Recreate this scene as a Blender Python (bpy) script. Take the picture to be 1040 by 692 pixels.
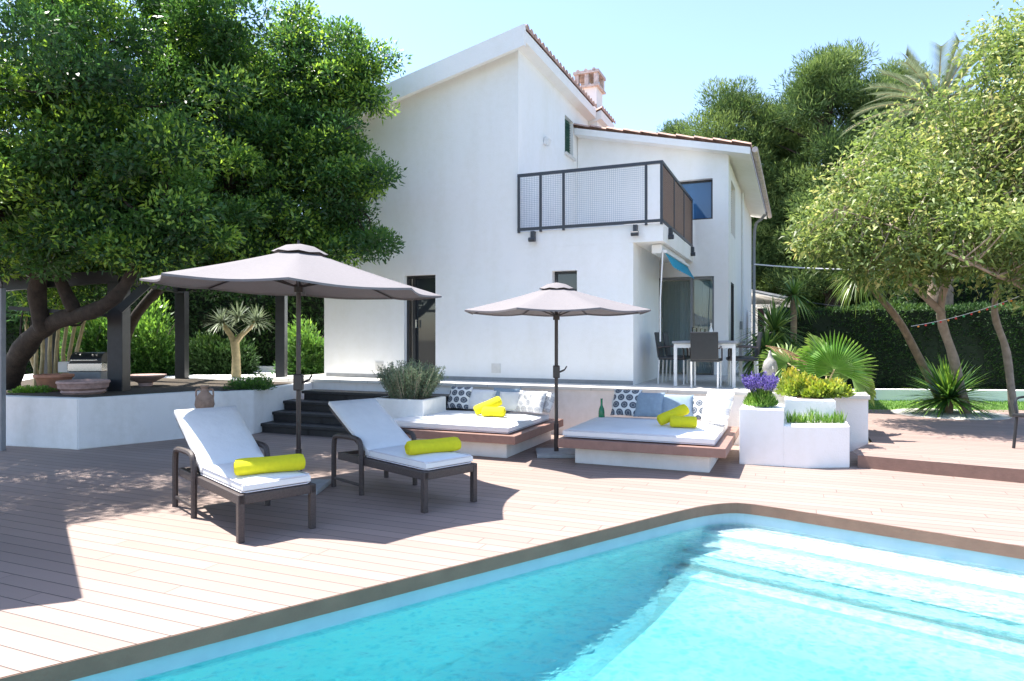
import bpy, bmesh, math, random
import numpy as np
from mathutils import Vector, Matrix, Quaternion
random.seed(7); rng = np.random.default_rng(11)
for o in list(bpy.data.objects): bpy.data.objects.remove(o)
S = bpy.context.scene; C = S.collection
R = math.radians
F, HZ, CH = 693.0, 341.0, 1.6

# ------------------------------------------------------------------ camera, sky, sun, exposure
cam = bpy.data.cameras.new('camera'); co = bpy.data.objects.new('camera', cam); C.objects.link(co)
co.location = (0, 0, CH); co.rotation_euler = (R(90), 0, 0)
cam.sensor_width = 36; cam.lens = 24.0; cam.shift_y = -5/1040; cam.clip_end = 800; cam.clip_start = 0.05
S.camera = co
SUN = Vector((-0.42, 0.20, 1.0)).normalized()
w = bpy.data.worlds.new('World'); S.world = w; w.use_nodes = True
nt = w.node_tree; bg = nt.nodes['Background']
sk = nt.nodes.new('ShaderNodeTexSky'); sk.sky_type = 'NISHITA'; sk.sun_disc = False
sk.sun_elevation = math.asin(SUN.z); sk.sun_rotation = math.atan2(SUN.x, SUN.y)
sk.air_density = 1.0; sk.dust_density = .7; sk.ozone_density = 2.4
wt = nt.nodes.new('ShaderNodeMix'); wt.data_type = 'RGBA'; wt.blend_type = 'MULTIPLY'; wt.inputs[0].default_value = 1; wt.inputs[7].default_value = (.98, .955, .95, 1)
nt.links.new(sk.outputs[0], wt.inputs[6]); nt.links.new(wt.outputs[2], bg.inputs[0]); bg.inputs[1].default_value = 0.15
sl = bpy.data.lights.new('sun', 'SUN'); so = bpy.data.objects.new('sun', sl); C.objects.link(so)
sl.energy = 5.0; sl.angle = R(0.53); sl.color = (1.0, 0.95, 0.88)
so.rotation_euler = (-SUN).to_track_quat('-Z', 'Y').to_euler()
S.view_settings.view_transform = 'Standard'; S.view_settings.look = 'None'
S.view_settings.exposure = 1.42; S.view_settings.gamma = 1
S.render.engine = 'CYCLES'
S.cycles.max_bounces = 8; S.cycles.transparent_max_bounces = 12; S.cycles.diffuse_bounces = 5
S.cycles.caustics_reflective = False; S.cycles.caustics_refractive = False

# ------------------------------------------------------------------ helpers
def G(px, py, z=0.0):                 # where a sight line meets the level z
    Y = (CH - z)*F/(py - HZ); return Vector(((px-520)/F*Y, Y, z))
def P(px, py, Y): return Vector(((px-520)/F*Y, Y, CH+(HZ-py)/F*Y))

def link(o, parent=None):
    C.objects.link(o)
    if parent: o.parent = parent
    return o
def obj(name, bm, m, parent=None, smooth=False):
    me = bpy.data.meshes.new(name)
    bmesh.ops.recalc_face_normals(bm, faces=bm.faces)
    bm.to_mesh(me); bm.free()
    if isinstance(m, (list, tuple)):
        for k in m: me.materials.append(k)
    else: me.materials.append(m)
    if smooth:
        me.polygons.foreach_set('use_smooth', [True]*len(me.polygons))
        try: me.set_sharp_from_angle(angle=R(40))
        except Exception: pass
    return link(bpy.data.objects.new(name, me), parent)
def thing(name, label, cat, loc=(0, 0, 0), rz=0, group=None):
    o = bpy.data.objects.new(name, None); C.objects.link(o); o.empty_display_size = .1
    o.location = loc; o.rotation_euler = (0, 0, rz); return tag(o, label, cat, group)
def tag(o, label, cat, group=None):
    o['label'] = label; o['category'] = cat
    if group: o['group'] = group
    return o
def struct(o, kind='structure'): o['kind'] = kind; return o
def kids(o): return [c for c in bpy.data.objects if c.parent == o]
def copy_tree(o, parent=None, root=True):
    ch = kids(o); c = o.copy(); C.objects.link(c)
    if parent: c.parent = parent
    for k in ch: copy_tree(k, c)
    return c
def BM(): return bmesh.new()
def box(bm, c, s, rz=0, rot=None, bev=0.0):
    M = Matrix.Translation(c)
    if rot is not None: M = M @ rot.to_4x4()
    elif rz: M = M @ Matrix.Rotation(rz, 4, 'Z')
    M = M @ Matrix.Diagonal((s[0], s[1], s[2], 1))
    r = bmesh.ops.create_cube(bm, size=1, matrix=M)
    if bev > 0:
        es = list({e for v in r['verts'] for e in v.link_edges})
        bmesh.ops.bevel(bm, geom=es, offset=bev, segments=2, affect='EDGES', profile=.5)
    return r
def box2(bm, lo, hi, bev=0.0):
    c = [(lo[i]+hi[i])/2 for i in range(3)]; s = [hi[i]-lo[i] for i in range(3)]
    return box(bm, c, s, bev=bev)
def tube(bm, pts, rad, seg=8, cap=True):
    pts = [Vector(p) for p in pts]
    if not hasattr(rad, '__len__'): rad = [rad]*len(pts)
    rings = []; up = None
    for i, p in enumerate(pts):
        a = pts[max(i-1, 0)]; b = pts[min(i+1, len(pts)-1)]; t = (b-a).normalized()
        if up is None:
            up = Vector((0, 0, 1)) if abs(t.z) < .9 else Vector((1, 0, 0))
        x = (up - t*up.dot(t)).normalized(); y = t.cross(x); up = x
        rings.append([bm.verts.new(p + (x*math.cos(2*math.pi*k/seg)+y*math.sin(2*math.pi*k/seg))*rad[i]) for k in range(seg)])
    for i in range(len(rings)-1):
        for k in range(seg):
            bm.faces.new((rings[i][k], rings[i][(k+1) % seg], rings[i+1][(k+1) % seg], rings[i+1][k]))
    if cap:
        bm.faces.new(rings[0][::-1]); bm.faces.new(rings[-1])
def lathe(bm, prof, seg=24, c=(0, 0, 0)):
    c = Vector(c); rings = []
    for r, z in prof:
        rings.append([bm.verts.new(c+Vector((r*math.cos(2*math.pi*k/seg), r*math.sin(2*math.pi*k/seg), z))) for k in range(seg)])
    for i in range(len(rings)-1):
        for k in range(seg):
            bm.faces.new((rings[i][k], rings[i][(k+1) % seg], rings[i+1][(k+1) % seg], rings[i+1][k]))
    bm.faces.new(rings[0][::-1]); bm.faces.new(rings[-1])
def prism(bm, poly, z0, z1):
    lo = [bm.verts.new((x, y, z0)) for x, y in poly]; hi = [bm.verts.new((x, y, z1)) for x, y in poly]
    n = len(poly)
    bm.faces.new(lo[::-1]); bm.faces.new(hi)
    for i in range(n): bm.faces.new((lo[i], lo[(i+1) % n], hi[(i+1) % n], hi[i]))
def smooth_path(pts, n=6):
    pts = [Vector(p) for p in pts]; out = []
    for i in range(len(pts)-1):
        p0 = pts[max(i-1, 0)]; p1 = pts[i]; p2 = pts[i+1]; p3 = pts[min(i+2, len(pts)-1)]
        for k in range(n):
            t = k/n
            out.append(.5*((2*p1)+(-p0+p2)*t+(2*p0-5*p1+4*p2-p3)*t*t+(-p0+3*p1-3*p2+p3)*t**3))
    out.append(pts[-1]); return out

# ------------------------------------------------------------------ materials
class N:
    def __init__(s, name):
        s.m = bpy.data.materials.new(name); s.m.use_nodes = True; s.t = s.m.node_tree
        s.b = s.t.nodes['Principled BSDF']; s.out = s.t.nodes['Material Output']
    def n(s, typ, **kw):
        x = s.t.nodes.new(typ)
        for k, v in kw.items(): setattr(x, k, v)
        return x
    def l(s, a, b): s.t.links.new(a, b)
    def math(s, op, a, b=None, c=None):
        x = s.n('ShaderNodeMath', operation=op)
        for i, v in enumerate((a, b, c)):
            if v is None: continue
            if isinstance(v, (int, float)): x.inputs[i].default_value = v
            else: s.l(v, x.inputs[i])
        return x.outputs[0]
    def mix(s, f, a, b):
        x = s.n('ShaderNodeMix', data_type='RGBA')
        for i, v in ((0, f), (6, a), (7, b)):
            if isinstance(v, (int, float)): x.inputs[i].default_value = v
            elif isinstance(v, (tuple, list)): x.inputs[i].default_value = (*v[:3], 1)
            else: s.l(v, x.inputs[i])
        return x.outputs[2]
    def noise(s, scale, detail=4, coord='Object', rough=.6, vec=None):
        x = s.n('ShaderNodeTexNoise'); x.inputs['Scale'].default_value = scale
        x.inputs['Detail'].default_value = detail; x.inputs['Roughness'].default_value = rough
        if vec is None:
            tc = s.n('ShaderNodeTexCoord'); vec = tc.outputs[coord]
        s.l(vec, x.inputs['Vector']); return x.outputs['Fac']
    def ramp(s, f, stops):
        x = s.n('ShaderNodeValToRGB'); e = x.color_ramp.elements
        while len(e) < len(stops): e.new(.5)
        for i, (p, c) in enumerate(stops): e[i].position = p; e[i].color = (*c, 1)
        s.l(f, x.inputs[0]); return x.outputs[0]
    def bump(s, h, d=.01, st=.5):
        x = s.n('ShaderNodeBump'); x.inputs['Distance'].default_value = d; x.inputs['Strength'].default_value = st
        s.l(h, x.inputs['Height']); s.l(x.outputs[0], s.b.inputs['Normal']); return x
def mat(name, col, rough=.6, var=.15, scale=6., bump=.0, bscale=40., metal=0., spec=.5):
    g = N(name); g.b.inputs['Roughness'].default_value = rough; g.b.inputs['Metallic'].default_value = metal
    g.b.inputs['Specular IOR Level'].default_value = spec
    if var > 0:
        f = g.noise(scale, 5)
        a = tuple(c*(1-var) for c in col); b = tuple(min(c*(1+var), .95) for c in col)
        g.l(g.ramp(f, [(.3, a), (.7, b)]), g.b.inputs['Base Color'])
    else: g.b.inputs['Base Color'].default_value = (*col, 1)
    if bump > 0: g.bump(g.noise(bscale, 5), .01, bump)
    return g.m

def render_wall(name, col, dirt=.06):
    g = N(name); g.b.inputs['Roughness'].default_value = .85; g.b.inputs['Specular IOR Level'].default_value = .2
    tc = g.n('ShaderNodeTexCoord'); mp = g.n('ShaderNodeMapping'); mp.inputs['Scale'].default_value = (1.2, 1.2, .25)
    g.l(tc.outputs['Object'], mp.inputs[0])
    f1 = g.noise(2.2, 6, vec=mp.outputs[0]); f2 = g.noise(9, 6)
    f = g.math('ADD', g.math('MULTIPLY', f1, .6), g.math('MULTIPLY', f2, .4))
    d = tuple(c*(1-dirt*2.2)*k for c, k in zip(col, (.99, .985, .96)))
    g.l(g.ramp(f, [(.32, d), (.55, col)]), g.b.inputs['Base Color'])
    g.bump(g.noise(55, 6), .012, .35); return g.m
M = {}
M['wall'] = render_wall('white_render', (.88, .87, .85), .02)
M['wall2'] = render_wall('white_masonry_paint', (.84, .83, .81), .05)
M['soffit'] = mat('soffit_plaster', (.78, .72, .62), .8, .05, 3)
M['dark'] = mat('dark_frame_paint', (.02, .022, .026), .42, .2, 12)
M['black'] = mat('black_metal', (.02, .021, .024), .4, .2, 20)
M['rail'] = mat('railing_metal', (.035, .04, .05), .4, .1, 20)
M['brown'] = mat('brown_wicker', (.06, .045, .042), .5, .3, 60, .4, 160)
M['bronze'] = mat('umbrella_pole_metal', (.055, .045, .045), .35, .15, 20, metal=.4)
M['terracotta'] = mat('terracotta', (.42, .2, .13), .8, .25, 9, .3, 50)
M['amphora'] = mat('aged_clay', (.33, .22, .16), .85, .3, 12, .4, 40)
M['pinkstone'] = mat('pink_stone', (.40, .27, .24), .85, .25, 12, .4, 40)
M['soil'] = mat('soil', (.06, .045, .03), .95, .4, 20, .6, 60)
M['steel'] = mat('stainless_steel', (.55, .55, .56), .25, .05, 20, metal=.9)
M['stone'] = mat('terrace_stone', (.52, .49, .45), .7, .12, 3, .2, 30)
M['cap'] = mat('cap_stone', (.70, .68, .64), .6, .1, 5, .2, 30)
M['gravel'] = mat('white_gravel', (.6, .57, .52), .9, .3, 60, .8, 90)
M['stepwood'] = mat('dark_step_wood', (.022, .02, .02), .5, .3, 10)
M['bark'] = mat('dark_bark', (.035, .026, .02), .95, .45, 9, 1., 22)
M['bark2'] = mat('pale_bark', (.24, .175, .12), .95, .35, 9, 1., 22)
M['branch'] = mat('light_branch', (.33, .27, .21), .9, .25, 9, .6, 30)
M['cane'] = mat('pale_cane', (.40, .32, .17), .6, .25, 12, .3, 30)
M['statue'] = mat('weathered_stone', (.30, .29, .27), .9, .35, 14, .5, 40)
M['rust'] = mat('rust_red_door', (.10, .035, .025), .7, .2, 8)
M['pole_w'] = mat('cable_white', (.7, .7, .7), .6, 0)
M['greenglass'] = mat('green_glass', (.02, .22, .10), .08, 0)
M['shutter'] = mat('green_shutter', (.02, .10, .07), .5, .15, 8)
M['beigeshutter'] = mat('beige_shutter', (.5, .47, .42), .6, .1, 8)
M['blue_awn'] = mat('awning_blue', (.10, .55, .72), .8, .05, 8)
M['white_metal'] = mat('white_metal', (.75, .75, .74), .4, .03, 8)
M['grey_metal'] = mat('grey_metal', (.25, .26, .27), .5, .1, 8)
M['concrete'] = mat('umbrella_base_concrete', (.36, .37, .38), .8, .15, 8, .3, 40)
M['bluepillow'] = mat('blue_grey_linen', (.26, .34, .42), .9, .08, 20, .4, 200)
M['whitefab'] = mat('white_cushion_fabric', (.78, .78, .78), .9, .04, 5, .9, 9)
M['lilacfab'] = mat('mattress_piping_fabric', (.66, .64, .68), .9, .04, 12, .3, 150)
M['towel'] = mat('yellow_terry', (.88, .80, .02), .95, .05, 30, 1., 420)
M['canopy'] = mat('taupe_canvas', (.19, .175, .182), .85, .05, 30, .2, 220)
M['canopy_dark'] = mat('beige_canvas', (.4, .33, .27), .85, .05, 30, .2, 220)
M['candle'] = mat('candle_wax', (.8, .75, .65), .5, 0)
M['tile'] = mat('clay_roof_tile', (.46, .30, .24), .85, .35, 7, .4, 40)
M['brickc'] = mat('chimney_brick', (.58, .49, .45), .85, .25, 9, .4, 40)
M['red'] = mat('red_bulb', (.55, .03, .03), .3, 0); M['orange'] = mat('orange_bulb', (.7, .25, .03), .3, 0)
M['mint'] = mat('green_bulb', (.05, .4, .15), .3, 0)

def translucent_fabric(m, f=.35):
    t = m.node_tree; b = t.nodes['Principled BSDF']; out = t.nodes['Material Output']
    tr = t.nodes.new('ShaderNodeBsdfTranslucent'); mx = t.nodes.new('ShaderNodeMixShader'); mx.inputs[0].default_value = f
    if b.inputs['Base Color'].links: t.links.new(b.inputs['Base Color'].links[0].from_socket, tr.inputs[0])
    t.links.new(b.outputs[0], mx.inputs[1]); t.links.new(tr.outputs[0], mx.inputs[2]); t.links.new(mx.outputs[0], out.inputs[0])
translucent_fabric(M['canopy'], .03); translucent_fabric(M['canopy_dark'], .1); translucent_fabric(M['blue_awn'], .3)

def glass(name, tint, refl=.25):
    g = N(name); g.b.inputs['Base Color'].default_value = (*tint, 1); g.b.inputs['Roughness'].default_value = .03
    g.b.inputs['Specular IOR Level'].default_value = .8; return g.m
M['darkglass'] = glass('dark_glass', (.03, .035, .04)); M['blueglass'] = glass('reflecting_glass', (.03, .10, .22))
def clearglass():
    g = N('grey_clear_glass'); tr = g.n('ShaderNodeBsdfTransparent'); tr.inputs[0].default_value = (.82, .87, .87, 1)
    gl = g.n('ShaderNodeBsdfGlossy'); gl.inputs['Roughness'].default_value = .02; fr = g.n('ShaderNodeFresnel'); fr.inputs[0].default_value = 1.6
    mx = g.n('ShaderNodeMixShader'); g.l(fr.outputs[0], mx.inputs[0]); g.l(tr.outputs[0], mx.inputs[1]); g.l(gl.outputs[0], mx.inputs[2])
    g.l(mx.outputs[0], g.out.inputs[0]); return g.m
M['clearglass'] = clearglass()
M['interior'] = mat('interior_paint', (.42, .43, .42), .8, .05, 3)

HROT = math.atan2(-.385, .923)
def boards(name, col, width=.14, rot=HROT, gapc=(.05, .04, .035), length=2.4, rough=.65):
    g = N(name); tc = g.n('ShaderNodeTexCoord'); mp = g.n('ShaderNodeMapping'); mp.vector_type = 'TEXTURE'
    mp.inputs['Rotation'].default_value = (0, 0, rot); g.l(tc.outputs['Object'], mp.inputs[0])
    sx = g.n('ShaderNodeSeparateXYZ'); g.l(mp.outputs[0], sx.inputs[0])
    y = g.math('DIVIDE', sx.outputs[1], width); idy = g.math('FLOOR', y); fy = g.math('FRACT', y)
    wn = g.n('ShaderNodeTexWhiteNoise', noise_dimensions='1D'); g.l(idy, wn.inputs['W'])
    x = g.math('ADD', g.math('DIVIDE', sx.outputs[0], length), g.math('MULTIPLY', wn.outputs[0], 7.0))
    idx = g.math('FLOOR', x); fx = g.math('FRACT', x)
    wn2 = g.n('ShaderNodeTexWhiteNoise', noise_dimensions='2D'); cb = g.n('ShaderNodeCombineXYZ')
    g.l(idy, cb.inputs[0]); g.l(idx, cb.inputs[1]); g.l(cb.outputs[0], wn2.inputs['Vector'])
    ey = g.math('MINIMUM', fy, g.math('SUBTRACT', 1.0, fy)); ex = g.math('MULTIPLY', g.math('MINIMUM', fx, g.math('SUBTRACT', 1.0, fx)), 2*length/width)
    e = g.math('MINIMUM', ey, ex)
    gap = g.math('LESS_THAN', e, .024)
    mp2 = g.n('ShaderNodeMapping'); mp2.inputs['Scale'].default_value = (1.5, 30, 1); g.l(mp.outputs[0], mp2.inputs[0])
    grain = g.noise(3, 5, vec=mp2.outputs[0])
    v = g.math('ADD', g.math('MULTIPLY', wn2.outputs[0], .55), g.math('MULTIPLY', grain, .45))
    v = g.math('ADD', v, g.math('MULTIPLY', g.math('SUBTRACT', g.noise(.7, 4), .5), .5))
    lo = tuple(c*.86 for c in col); hi = tuple(min(c*1.06, .9) for c in col)
    c = g.ramp(v, [(.15, lo), (.85, hi)])
    g.l(g.mix(gap, c, gapc), g.b.inputs['Base Color']); g.b.inputs['Roughness'].default_value = rough
    h = g.math('MULTIPLY', g.math('MINIMUM', e, .06), 10.)
    g.bump(g.math('ADD', h, g.math('MULTIPLY', grain, .15)), .006, .7); return g.m
M['deck'] = boards('composite_deck_boards', (.30, .222, .19))
M['deck2'] = boards('raised_deck_boards', (.295, .21, .18))
M['fascia'] = mat('deck_fascia', (.22, .13, .10), .6, .12, 8, .2, 40)
M['platform'] = mat('platform_board', (.26, .15, .12), .55, .12, 10, .2, 60)
M['coping'] = mat('coping_board', (.26, .14, .095), .6, .2, 3, .2, 60)

def patterned(name, dark, light, scale=9.):
    g = N(name); tc = g.n('ShaderNodeTexCoord'); sx = g.n('ShaderNodeSeparateXYZ'); g.l(tc.outputs['Object'], sx.inputs[0])
    u = g.math('MULTIPLY', sx.outputs[0], scale); v = g.math('MULTIPLY', sx.outputs[1], scale*1.1547)
    row = g.math('FLOOR', v); off = g.math('MULTIPLY', g.math('MODULO', g.math('ABSOLUTE', row), 2.), .5)
    fu = g.math('SUBTRACT', g.math('FRACT', g.math('ADD', u, off)), .5); fv = g.math('SUBTRACT', g.math('FRACT', v), .5)
    r = g.math('SQRT', g.math('ADD', g.math('MULTIPLY', fu, fu), g.math('MULTIPLY', g.math('MULTIPLY', fv, fv), .85)))
    disc = g.math('LESS_THAN', r, .40); ring = g.math('COMPARE', r, .2, .045); d = g.math('SUBTRACT', disc, g.math('MULTIPLY', ring, .3))
    g.l(g.mix(d, light, dark), g.b.inputs['Base Color']); g.b.inputs['Roughness'].default_value = .9; return g.m
M['pat'] = patterned('dark_rosette_print', (.075, .095, .13), (.75, .76, .76), 8.)
M['pat2'] = patterned('pale_rosette_print', (.52, .52, .54), (.78, .77, .76), 9.)

def leafmat(name, stops, trans=.3, rough=.5, spec=.5):
    g = N(name); at = g.n('ShaderNodeAttribute', attribute_name='tint')
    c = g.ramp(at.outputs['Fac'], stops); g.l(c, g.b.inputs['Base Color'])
    g.b.inputs['Roughness'].default_value = rough; g.b.inputs['Specular IOR Level'].default_value = spec
    tr = g.n('ShaderNodeBsdfTranslucent'); hs = g.n('ShaderNodeHueSaturation'); hs.inputs['Value'].default_value = 1.3
    hs.inputs['Saturation'].default_value = 1.1; hs.inputs['Hue'].default_value = .49
    g.l(c, hs.inputs['Color']); g.l(hs.outputs[0], tr.inputs[0])
    mx = g.n('ShaderNodeMixShader'); mx.inputs[0].default_value = trans
    g.l(g.b.outputs[0], mx.inputs[1]); g.l(tr.outputs[0], mx.inputs[2]); g.l(mx.outputs[0], g.out.inputs[0]); return g.m
M['leaf1'] = leafmat('broad_evergreen_leaf', [(0, (.03, .075, .03)), (.42, (.075, .175, .045)), (.75, (.16, .31, .06)), (1, (.34, .52, .09))], .5, .36)
M['leaf2'] = leafmat('pale_fig_leaf', [(0, (.09, .13, .045)), (.4, (.20, .29, .08)), (.8, (.38, .43, .14)), (1, (.56, .54, .22))], .42)
M['pine'] = leafmat('pine_needles', [(0, (.04, .08, .03)), (.5, (.11, .18, .055)), (1, (.26, .34, .11))], .35, .7, .2)
M['hedge'] = leafmat('hedge_leaf', [(0, (.012, .034, .012)), (.6, (.036, .085, .022)), (1, (.10, .18, .035))], .2, .6, .3)
M['palm'] = leafmat('palm_leaf', [(0, (.05, .09, .03)), (.5, (.12, .22, .05)), (1, (.25, .34, .09))], .35, .4)
M['fan'] = leafmat('fan_palm_leaf', [(0, (.05, .10, .03)), (.5, (.13, .30, .04)), (1, (.30, .45, .12))], .35, .4)
M['date'] = leafmat('date_frond', [(0, (.10, .13, .08)), (1, (.22, .27, .16))], .3)
M['yucca'] = leafmat('yucca_blade', [(0, (.05, .10, .03)), (.6, (.14, .27, .06)), (1, (.38, .48, .14))], .3, .4)
M['ros'] = leafmat('rosemary_needle', [(0, (.09, .14, .08)), (1, (.28, .36, .22))], .2, .7)
M['lav'] = leafmat('lavender_flower', [(0, (.10, .07, .30)), (1, (.25, .18, .50))], .3)
M['grass'] = leafmat('bright_green_leaf', [(0, (.06, .16, .02)), (.6, (.16, .32, .05)), (1, (.30, .42, .10))], .35)
M['yel'] = leafmat('yellow_shrub_leaf', [(0, (.12, .22, .03)), (.55, (.30, .40, .06)), (.9, (.6, .5, .08)), (1, (.75, .35, .05))], .35)
M['dry'] = leafmat('dry_frond', [(0, (.35, .22, .12)), (1, (.5, .36, .24))], .3)
M['lawn'] = mat('lawn_green', (.10, .19, .035), .9, .35, 5, .8, 120)
M['ground'] = mat('dry_garden_ground', (.13, .11, .07), .95, .35, 1.5, .6, 30)
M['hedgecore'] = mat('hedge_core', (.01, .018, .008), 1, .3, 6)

# ------------------------------------------------------------------ foliage engine
def unit(n):
    v = rng.normal(size=(n, 3)); return v/np.linalg.norm(v, axis=1)[:, None]
def leaf_mesh(name, p, d, L, W, m, parent=None, tint=None, bend=.0):
    n = len(p); d = d/np.linalg.norm(d, axis=1)[:, None]
    s = np.cross(d, unit(n)); s /= np.linalg.norm(s, axis=1)[:, None]+1e-9
    L = np.broadcast_to(L, n)[:, None]; W = np.broadcast_to(W, n)[:, None]
    k = np.cross(s, d)*W*.25
    v = np.stack([p, p+d*L*.45+s*W*.5+k, p+d*L-np.array([0, 0, 1])*L*bend, p+d*L*.45-s*W*.5+k], 1).reshape(-1, 3)
    me = bpy.data.meshes.new(name); me.vertices.add(4*n); me.vertices.foreach_set('co', v.ravel())
    me.loops.add(4*n); me.loops.foreach_set('vertex_index', np.arange(4*n, dtype=np.int32))
    me.polygons.add(n); me.polygons.foreach_set('loop_start', np.arange(0, 4*n, 4, dtype=np.int32))
    me.update(calc_edges=True)
    a = me.attributes.new('tint', 'FLOAT', 'POINT')
    if tint is None: tint = rng.random(n)
    a.data.foreach_set('value', np.repeat(np.clip(tint, 0, 1), 4).astype(np.float32))
    me.materials.append(m); return link(bpy.data.objects.new(name, me), parent)
def fill(c, r, n, inner=.0):
    u = unit(n); q = (inner**3+(1-inner**3)*rng.random(n))**(1/3)
    return np.array(c)+u*q[:, None]*np.array(r)
def clump_leaves(cc, cr, per, squash=.8):
    n = len(cc)*per; c = np.repeat(cc, per, 0); r = np.repeat(cr, per)
    u = unit(n); q = rng.random(n)**.45
    p = c+u*(q*r)[:, None]*np.array([1, 1, squash])
    base = np.repeat(rng.random(len(cc)), per)
    up = u[:, 2]*q
    return p, u, base, up, q
def foliage(name, cc, cr, per, L, W, m, parent, up=.5, tip=.12, bend=.15, squash=.8):
    p, u, base, h, q_ = clump_leaves(cc, cr, per, squash)
    n = len(p); d = u*.8+unit(n)*.9+np.array([0, 0, up])
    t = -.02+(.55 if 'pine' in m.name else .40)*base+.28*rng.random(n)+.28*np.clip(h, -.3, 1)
    t = np.where((rng.random(n) < tip*1.6) & (q_ > .62) & (np.modf(base*7.3)[0] > .55), .82+.18*rng.random(n), t)  # lime tips: young leaves, and crown highlights put into the leaf colour
    return leaf_mesh(name, p, d, L*(.5+.9*rng.random(n)), W*(.6+.8*rng.random(n)), m, parent, t, bend)
def blades(name, base, dirs, L, W, m, parent=None, droop=.4, seg=4, tint=None, gul=.0):
    """strap leaves: tapered, drooping ribbons"""
    n = len(base); base = np.array(base, float); dirs = np.array(dirs, float); dirs /= np.linalg.norm(dirs, axis=1)[:, None]
    L = np.broadcast_to(L, n); W = np.broadcast_to(W, n)
    side = np.cross(dirs, np.array([0, 0, 1.])); ln = np.linalg.norm(side, axis=1); side[ln < 1e-3] = [1, 0, 0]
    side /= np.linalg.norm(side, axis=1)[:, None]
    vs = []; prof = [.6, 1., .85, .5, .04] if seg == 4 else list(np.linspace(1, .05, seg+1))
    for k in range(seg+1):
        t = k/seg; c = base+dirs*(L*t)[:, None]; c[:, 2] -= droop*L*t*t*(1-dirs[:, 2]*.6)
        wv = side*(W*prof[k]*.5)[:, None]; vs += [c-wv, c+wv]
    v = np.stack(vs, 1); K = 2*(seg+1)
    idx = []
    for k in range(seg): idx.append([2*k, 2*k+1, 2*k+3, 2*k+2])
    idx = (np.array(idx)[None]+(np.arange(n)*K)[:, None, None]).reshape(-1)
    me = bpy.data.meshes.new(name); me.vertices.add(n*K); me.vertices.foreach_set('co', v.ravel())
    me.loops.add(len(idx)); me.loops.foreach_set('vertex_index', idx.astype(np.int32))
    me.polygons.add(n*seg); me.polygons.foreach_set('loop_start', np.arange(0, 4*n*seg, 4, dtype=np.int32))
    me.update(calc_edges=True); a = me.attributes.new('tint', 'FLOAT', 'POINT')
    if tint is None: tint = rng.random(n)
    a.data.foreach_set('value', np.repeat(tint, K).astype(np.float32)); me.materials.append(m)
    return link(bpy.data.objects.new(name, me), parent)
def rosette(name, c, n, L, W, m, parent, droop=.45, low=-.2):
    u = unit(n*3); u = u[u[:, 2] > low][:n]
    return blades(name, np.array(c)+u*.03, u, L*(.75+.35*rng.random(len(u))), W, m, parent, droop)
def hedge(name, label, cat, lo, hi, per, L, W, m, rz=0, loc=(0, 0, 0), top_bright=True):
    """lo, hi in the hedge's own frame"""
    r = thing(name, label, cat, loc, rz)
    bm = BM(); box2(bm, (lo[0]+.1, lo[1]+.1, lo[2]), (hi[0]-.1, hi[1]-.1, hi[2]-.08)); obj('branches', bm, M['hedgecore'], r)  # solid near-black box filling the dark inside of the hedge
    sx, sy, sz = [hi[i]-lo[i] for i in range(3)]
    ar = [sx*sz, sx*sz*.3, sy*sz, sy*sz, sx*sy]; ps = []; ns = []
    for k, A in enumerate(ar):
        n = int(A*per); a = rng.random((n, 3)); p = np.array(lo)+a*np.array([sx, sy, sz]); q = np.zeros((n, 3))
        if k == 0: p[:, 1] = lo[1]; q[:, 1] = -1
        if k == 1: p[:, 1] = hi[1]; q[:, 1] = 1
        if k == 2: p[:, 0] = lo[0]; q[:, 0] = -1
        if k == 3: p[:, 0] = hi[0]; q[:, 0] = 1
        if k == 4: p[:, 2] = hi[2]; q[:, 2] = 1
        ps.append(p); ns.append(q)
    p = np.concatenate(ps); q = np.concatenate(ns); n = len(p)
    wob = np.sin(p[:, 0]*2.1)*.06+np.sin(p[:, 2]*3.3+p[:, 0])*.05+np.sin(p[:, 0]*5.7+p[:, 2]*2)*.05
    p = p-q*(rng.random(n)*.14+wob)[:, None]
    f = np.sin(p[:, 0]*1.7+1)*np.sin(p[:, 2]*2.3+p[:, 1])*.2
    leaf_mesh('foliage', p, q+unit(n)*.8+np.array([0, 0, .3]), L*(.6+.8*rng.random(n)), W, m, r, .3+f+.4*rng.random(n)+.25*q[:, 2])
    return r

# ------------------------------------------------------------------ pool outline and ground
dL = Vector((.789, .614)); dR = Vector((.774, -.633))
pl = [(-6.19, .24), (-1.46, 3.92), (1.36, 6.11)]
arc = smooth_path([(1.36, 6.11, 0), (1.80, 6.42, 0), (2.15, 6.53, 0), (2.44, 6.37, 0), (2.62, 6.22, 0)], 5)
pool = pl[:2] + [(p.x, p.y) for p in arc] + [(4.80, 4.43), (-4.07, -2.49)]
def offset_poly(poly, d):
    out = []; n = len(poly)
    for i in range(n):
        a = Vector(poly[i-1]); b = Vector(poly[i]); c = Vector(poly[(i+1) % n])
        n1 = Vector((-(b-a).y, (b-a).x)).normalized(); n2 = Vector((-(c-b).y, (c-b).x)).normalized()
        m = (n1+n2).normalized(); k = d/max(.3, m.dot(n1)); out.append(tuple(b+m*k))
    return out
def sheet_hole(name, outer, hole, z, m):
    bm = BM(); es = []
    for poly in (outer, hole):
        vs = [bm.verts.new((x, y, z)) for x, y in poly]
        es += [bm.edges.new((vs[i], vs[(i+1) % len(vs)])) for i in range(len(vs))]
    bmesh.ops.triangle_fill(bm, edges=es, use_beauty=True, use_dissolve=False)
    for f in bm.faces:
        if f.normal.z < 0: f.normal_flip()
    me = bpy.data.meshes.new(name); bm.to_mesh(me); bm.free(); me.materials.append(m)
    return struct(link(bpy.data.objects.new(name, me)))
out_p = offset_poly(pool, .0); inn = offset_poly(pool, -.012)
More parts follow.
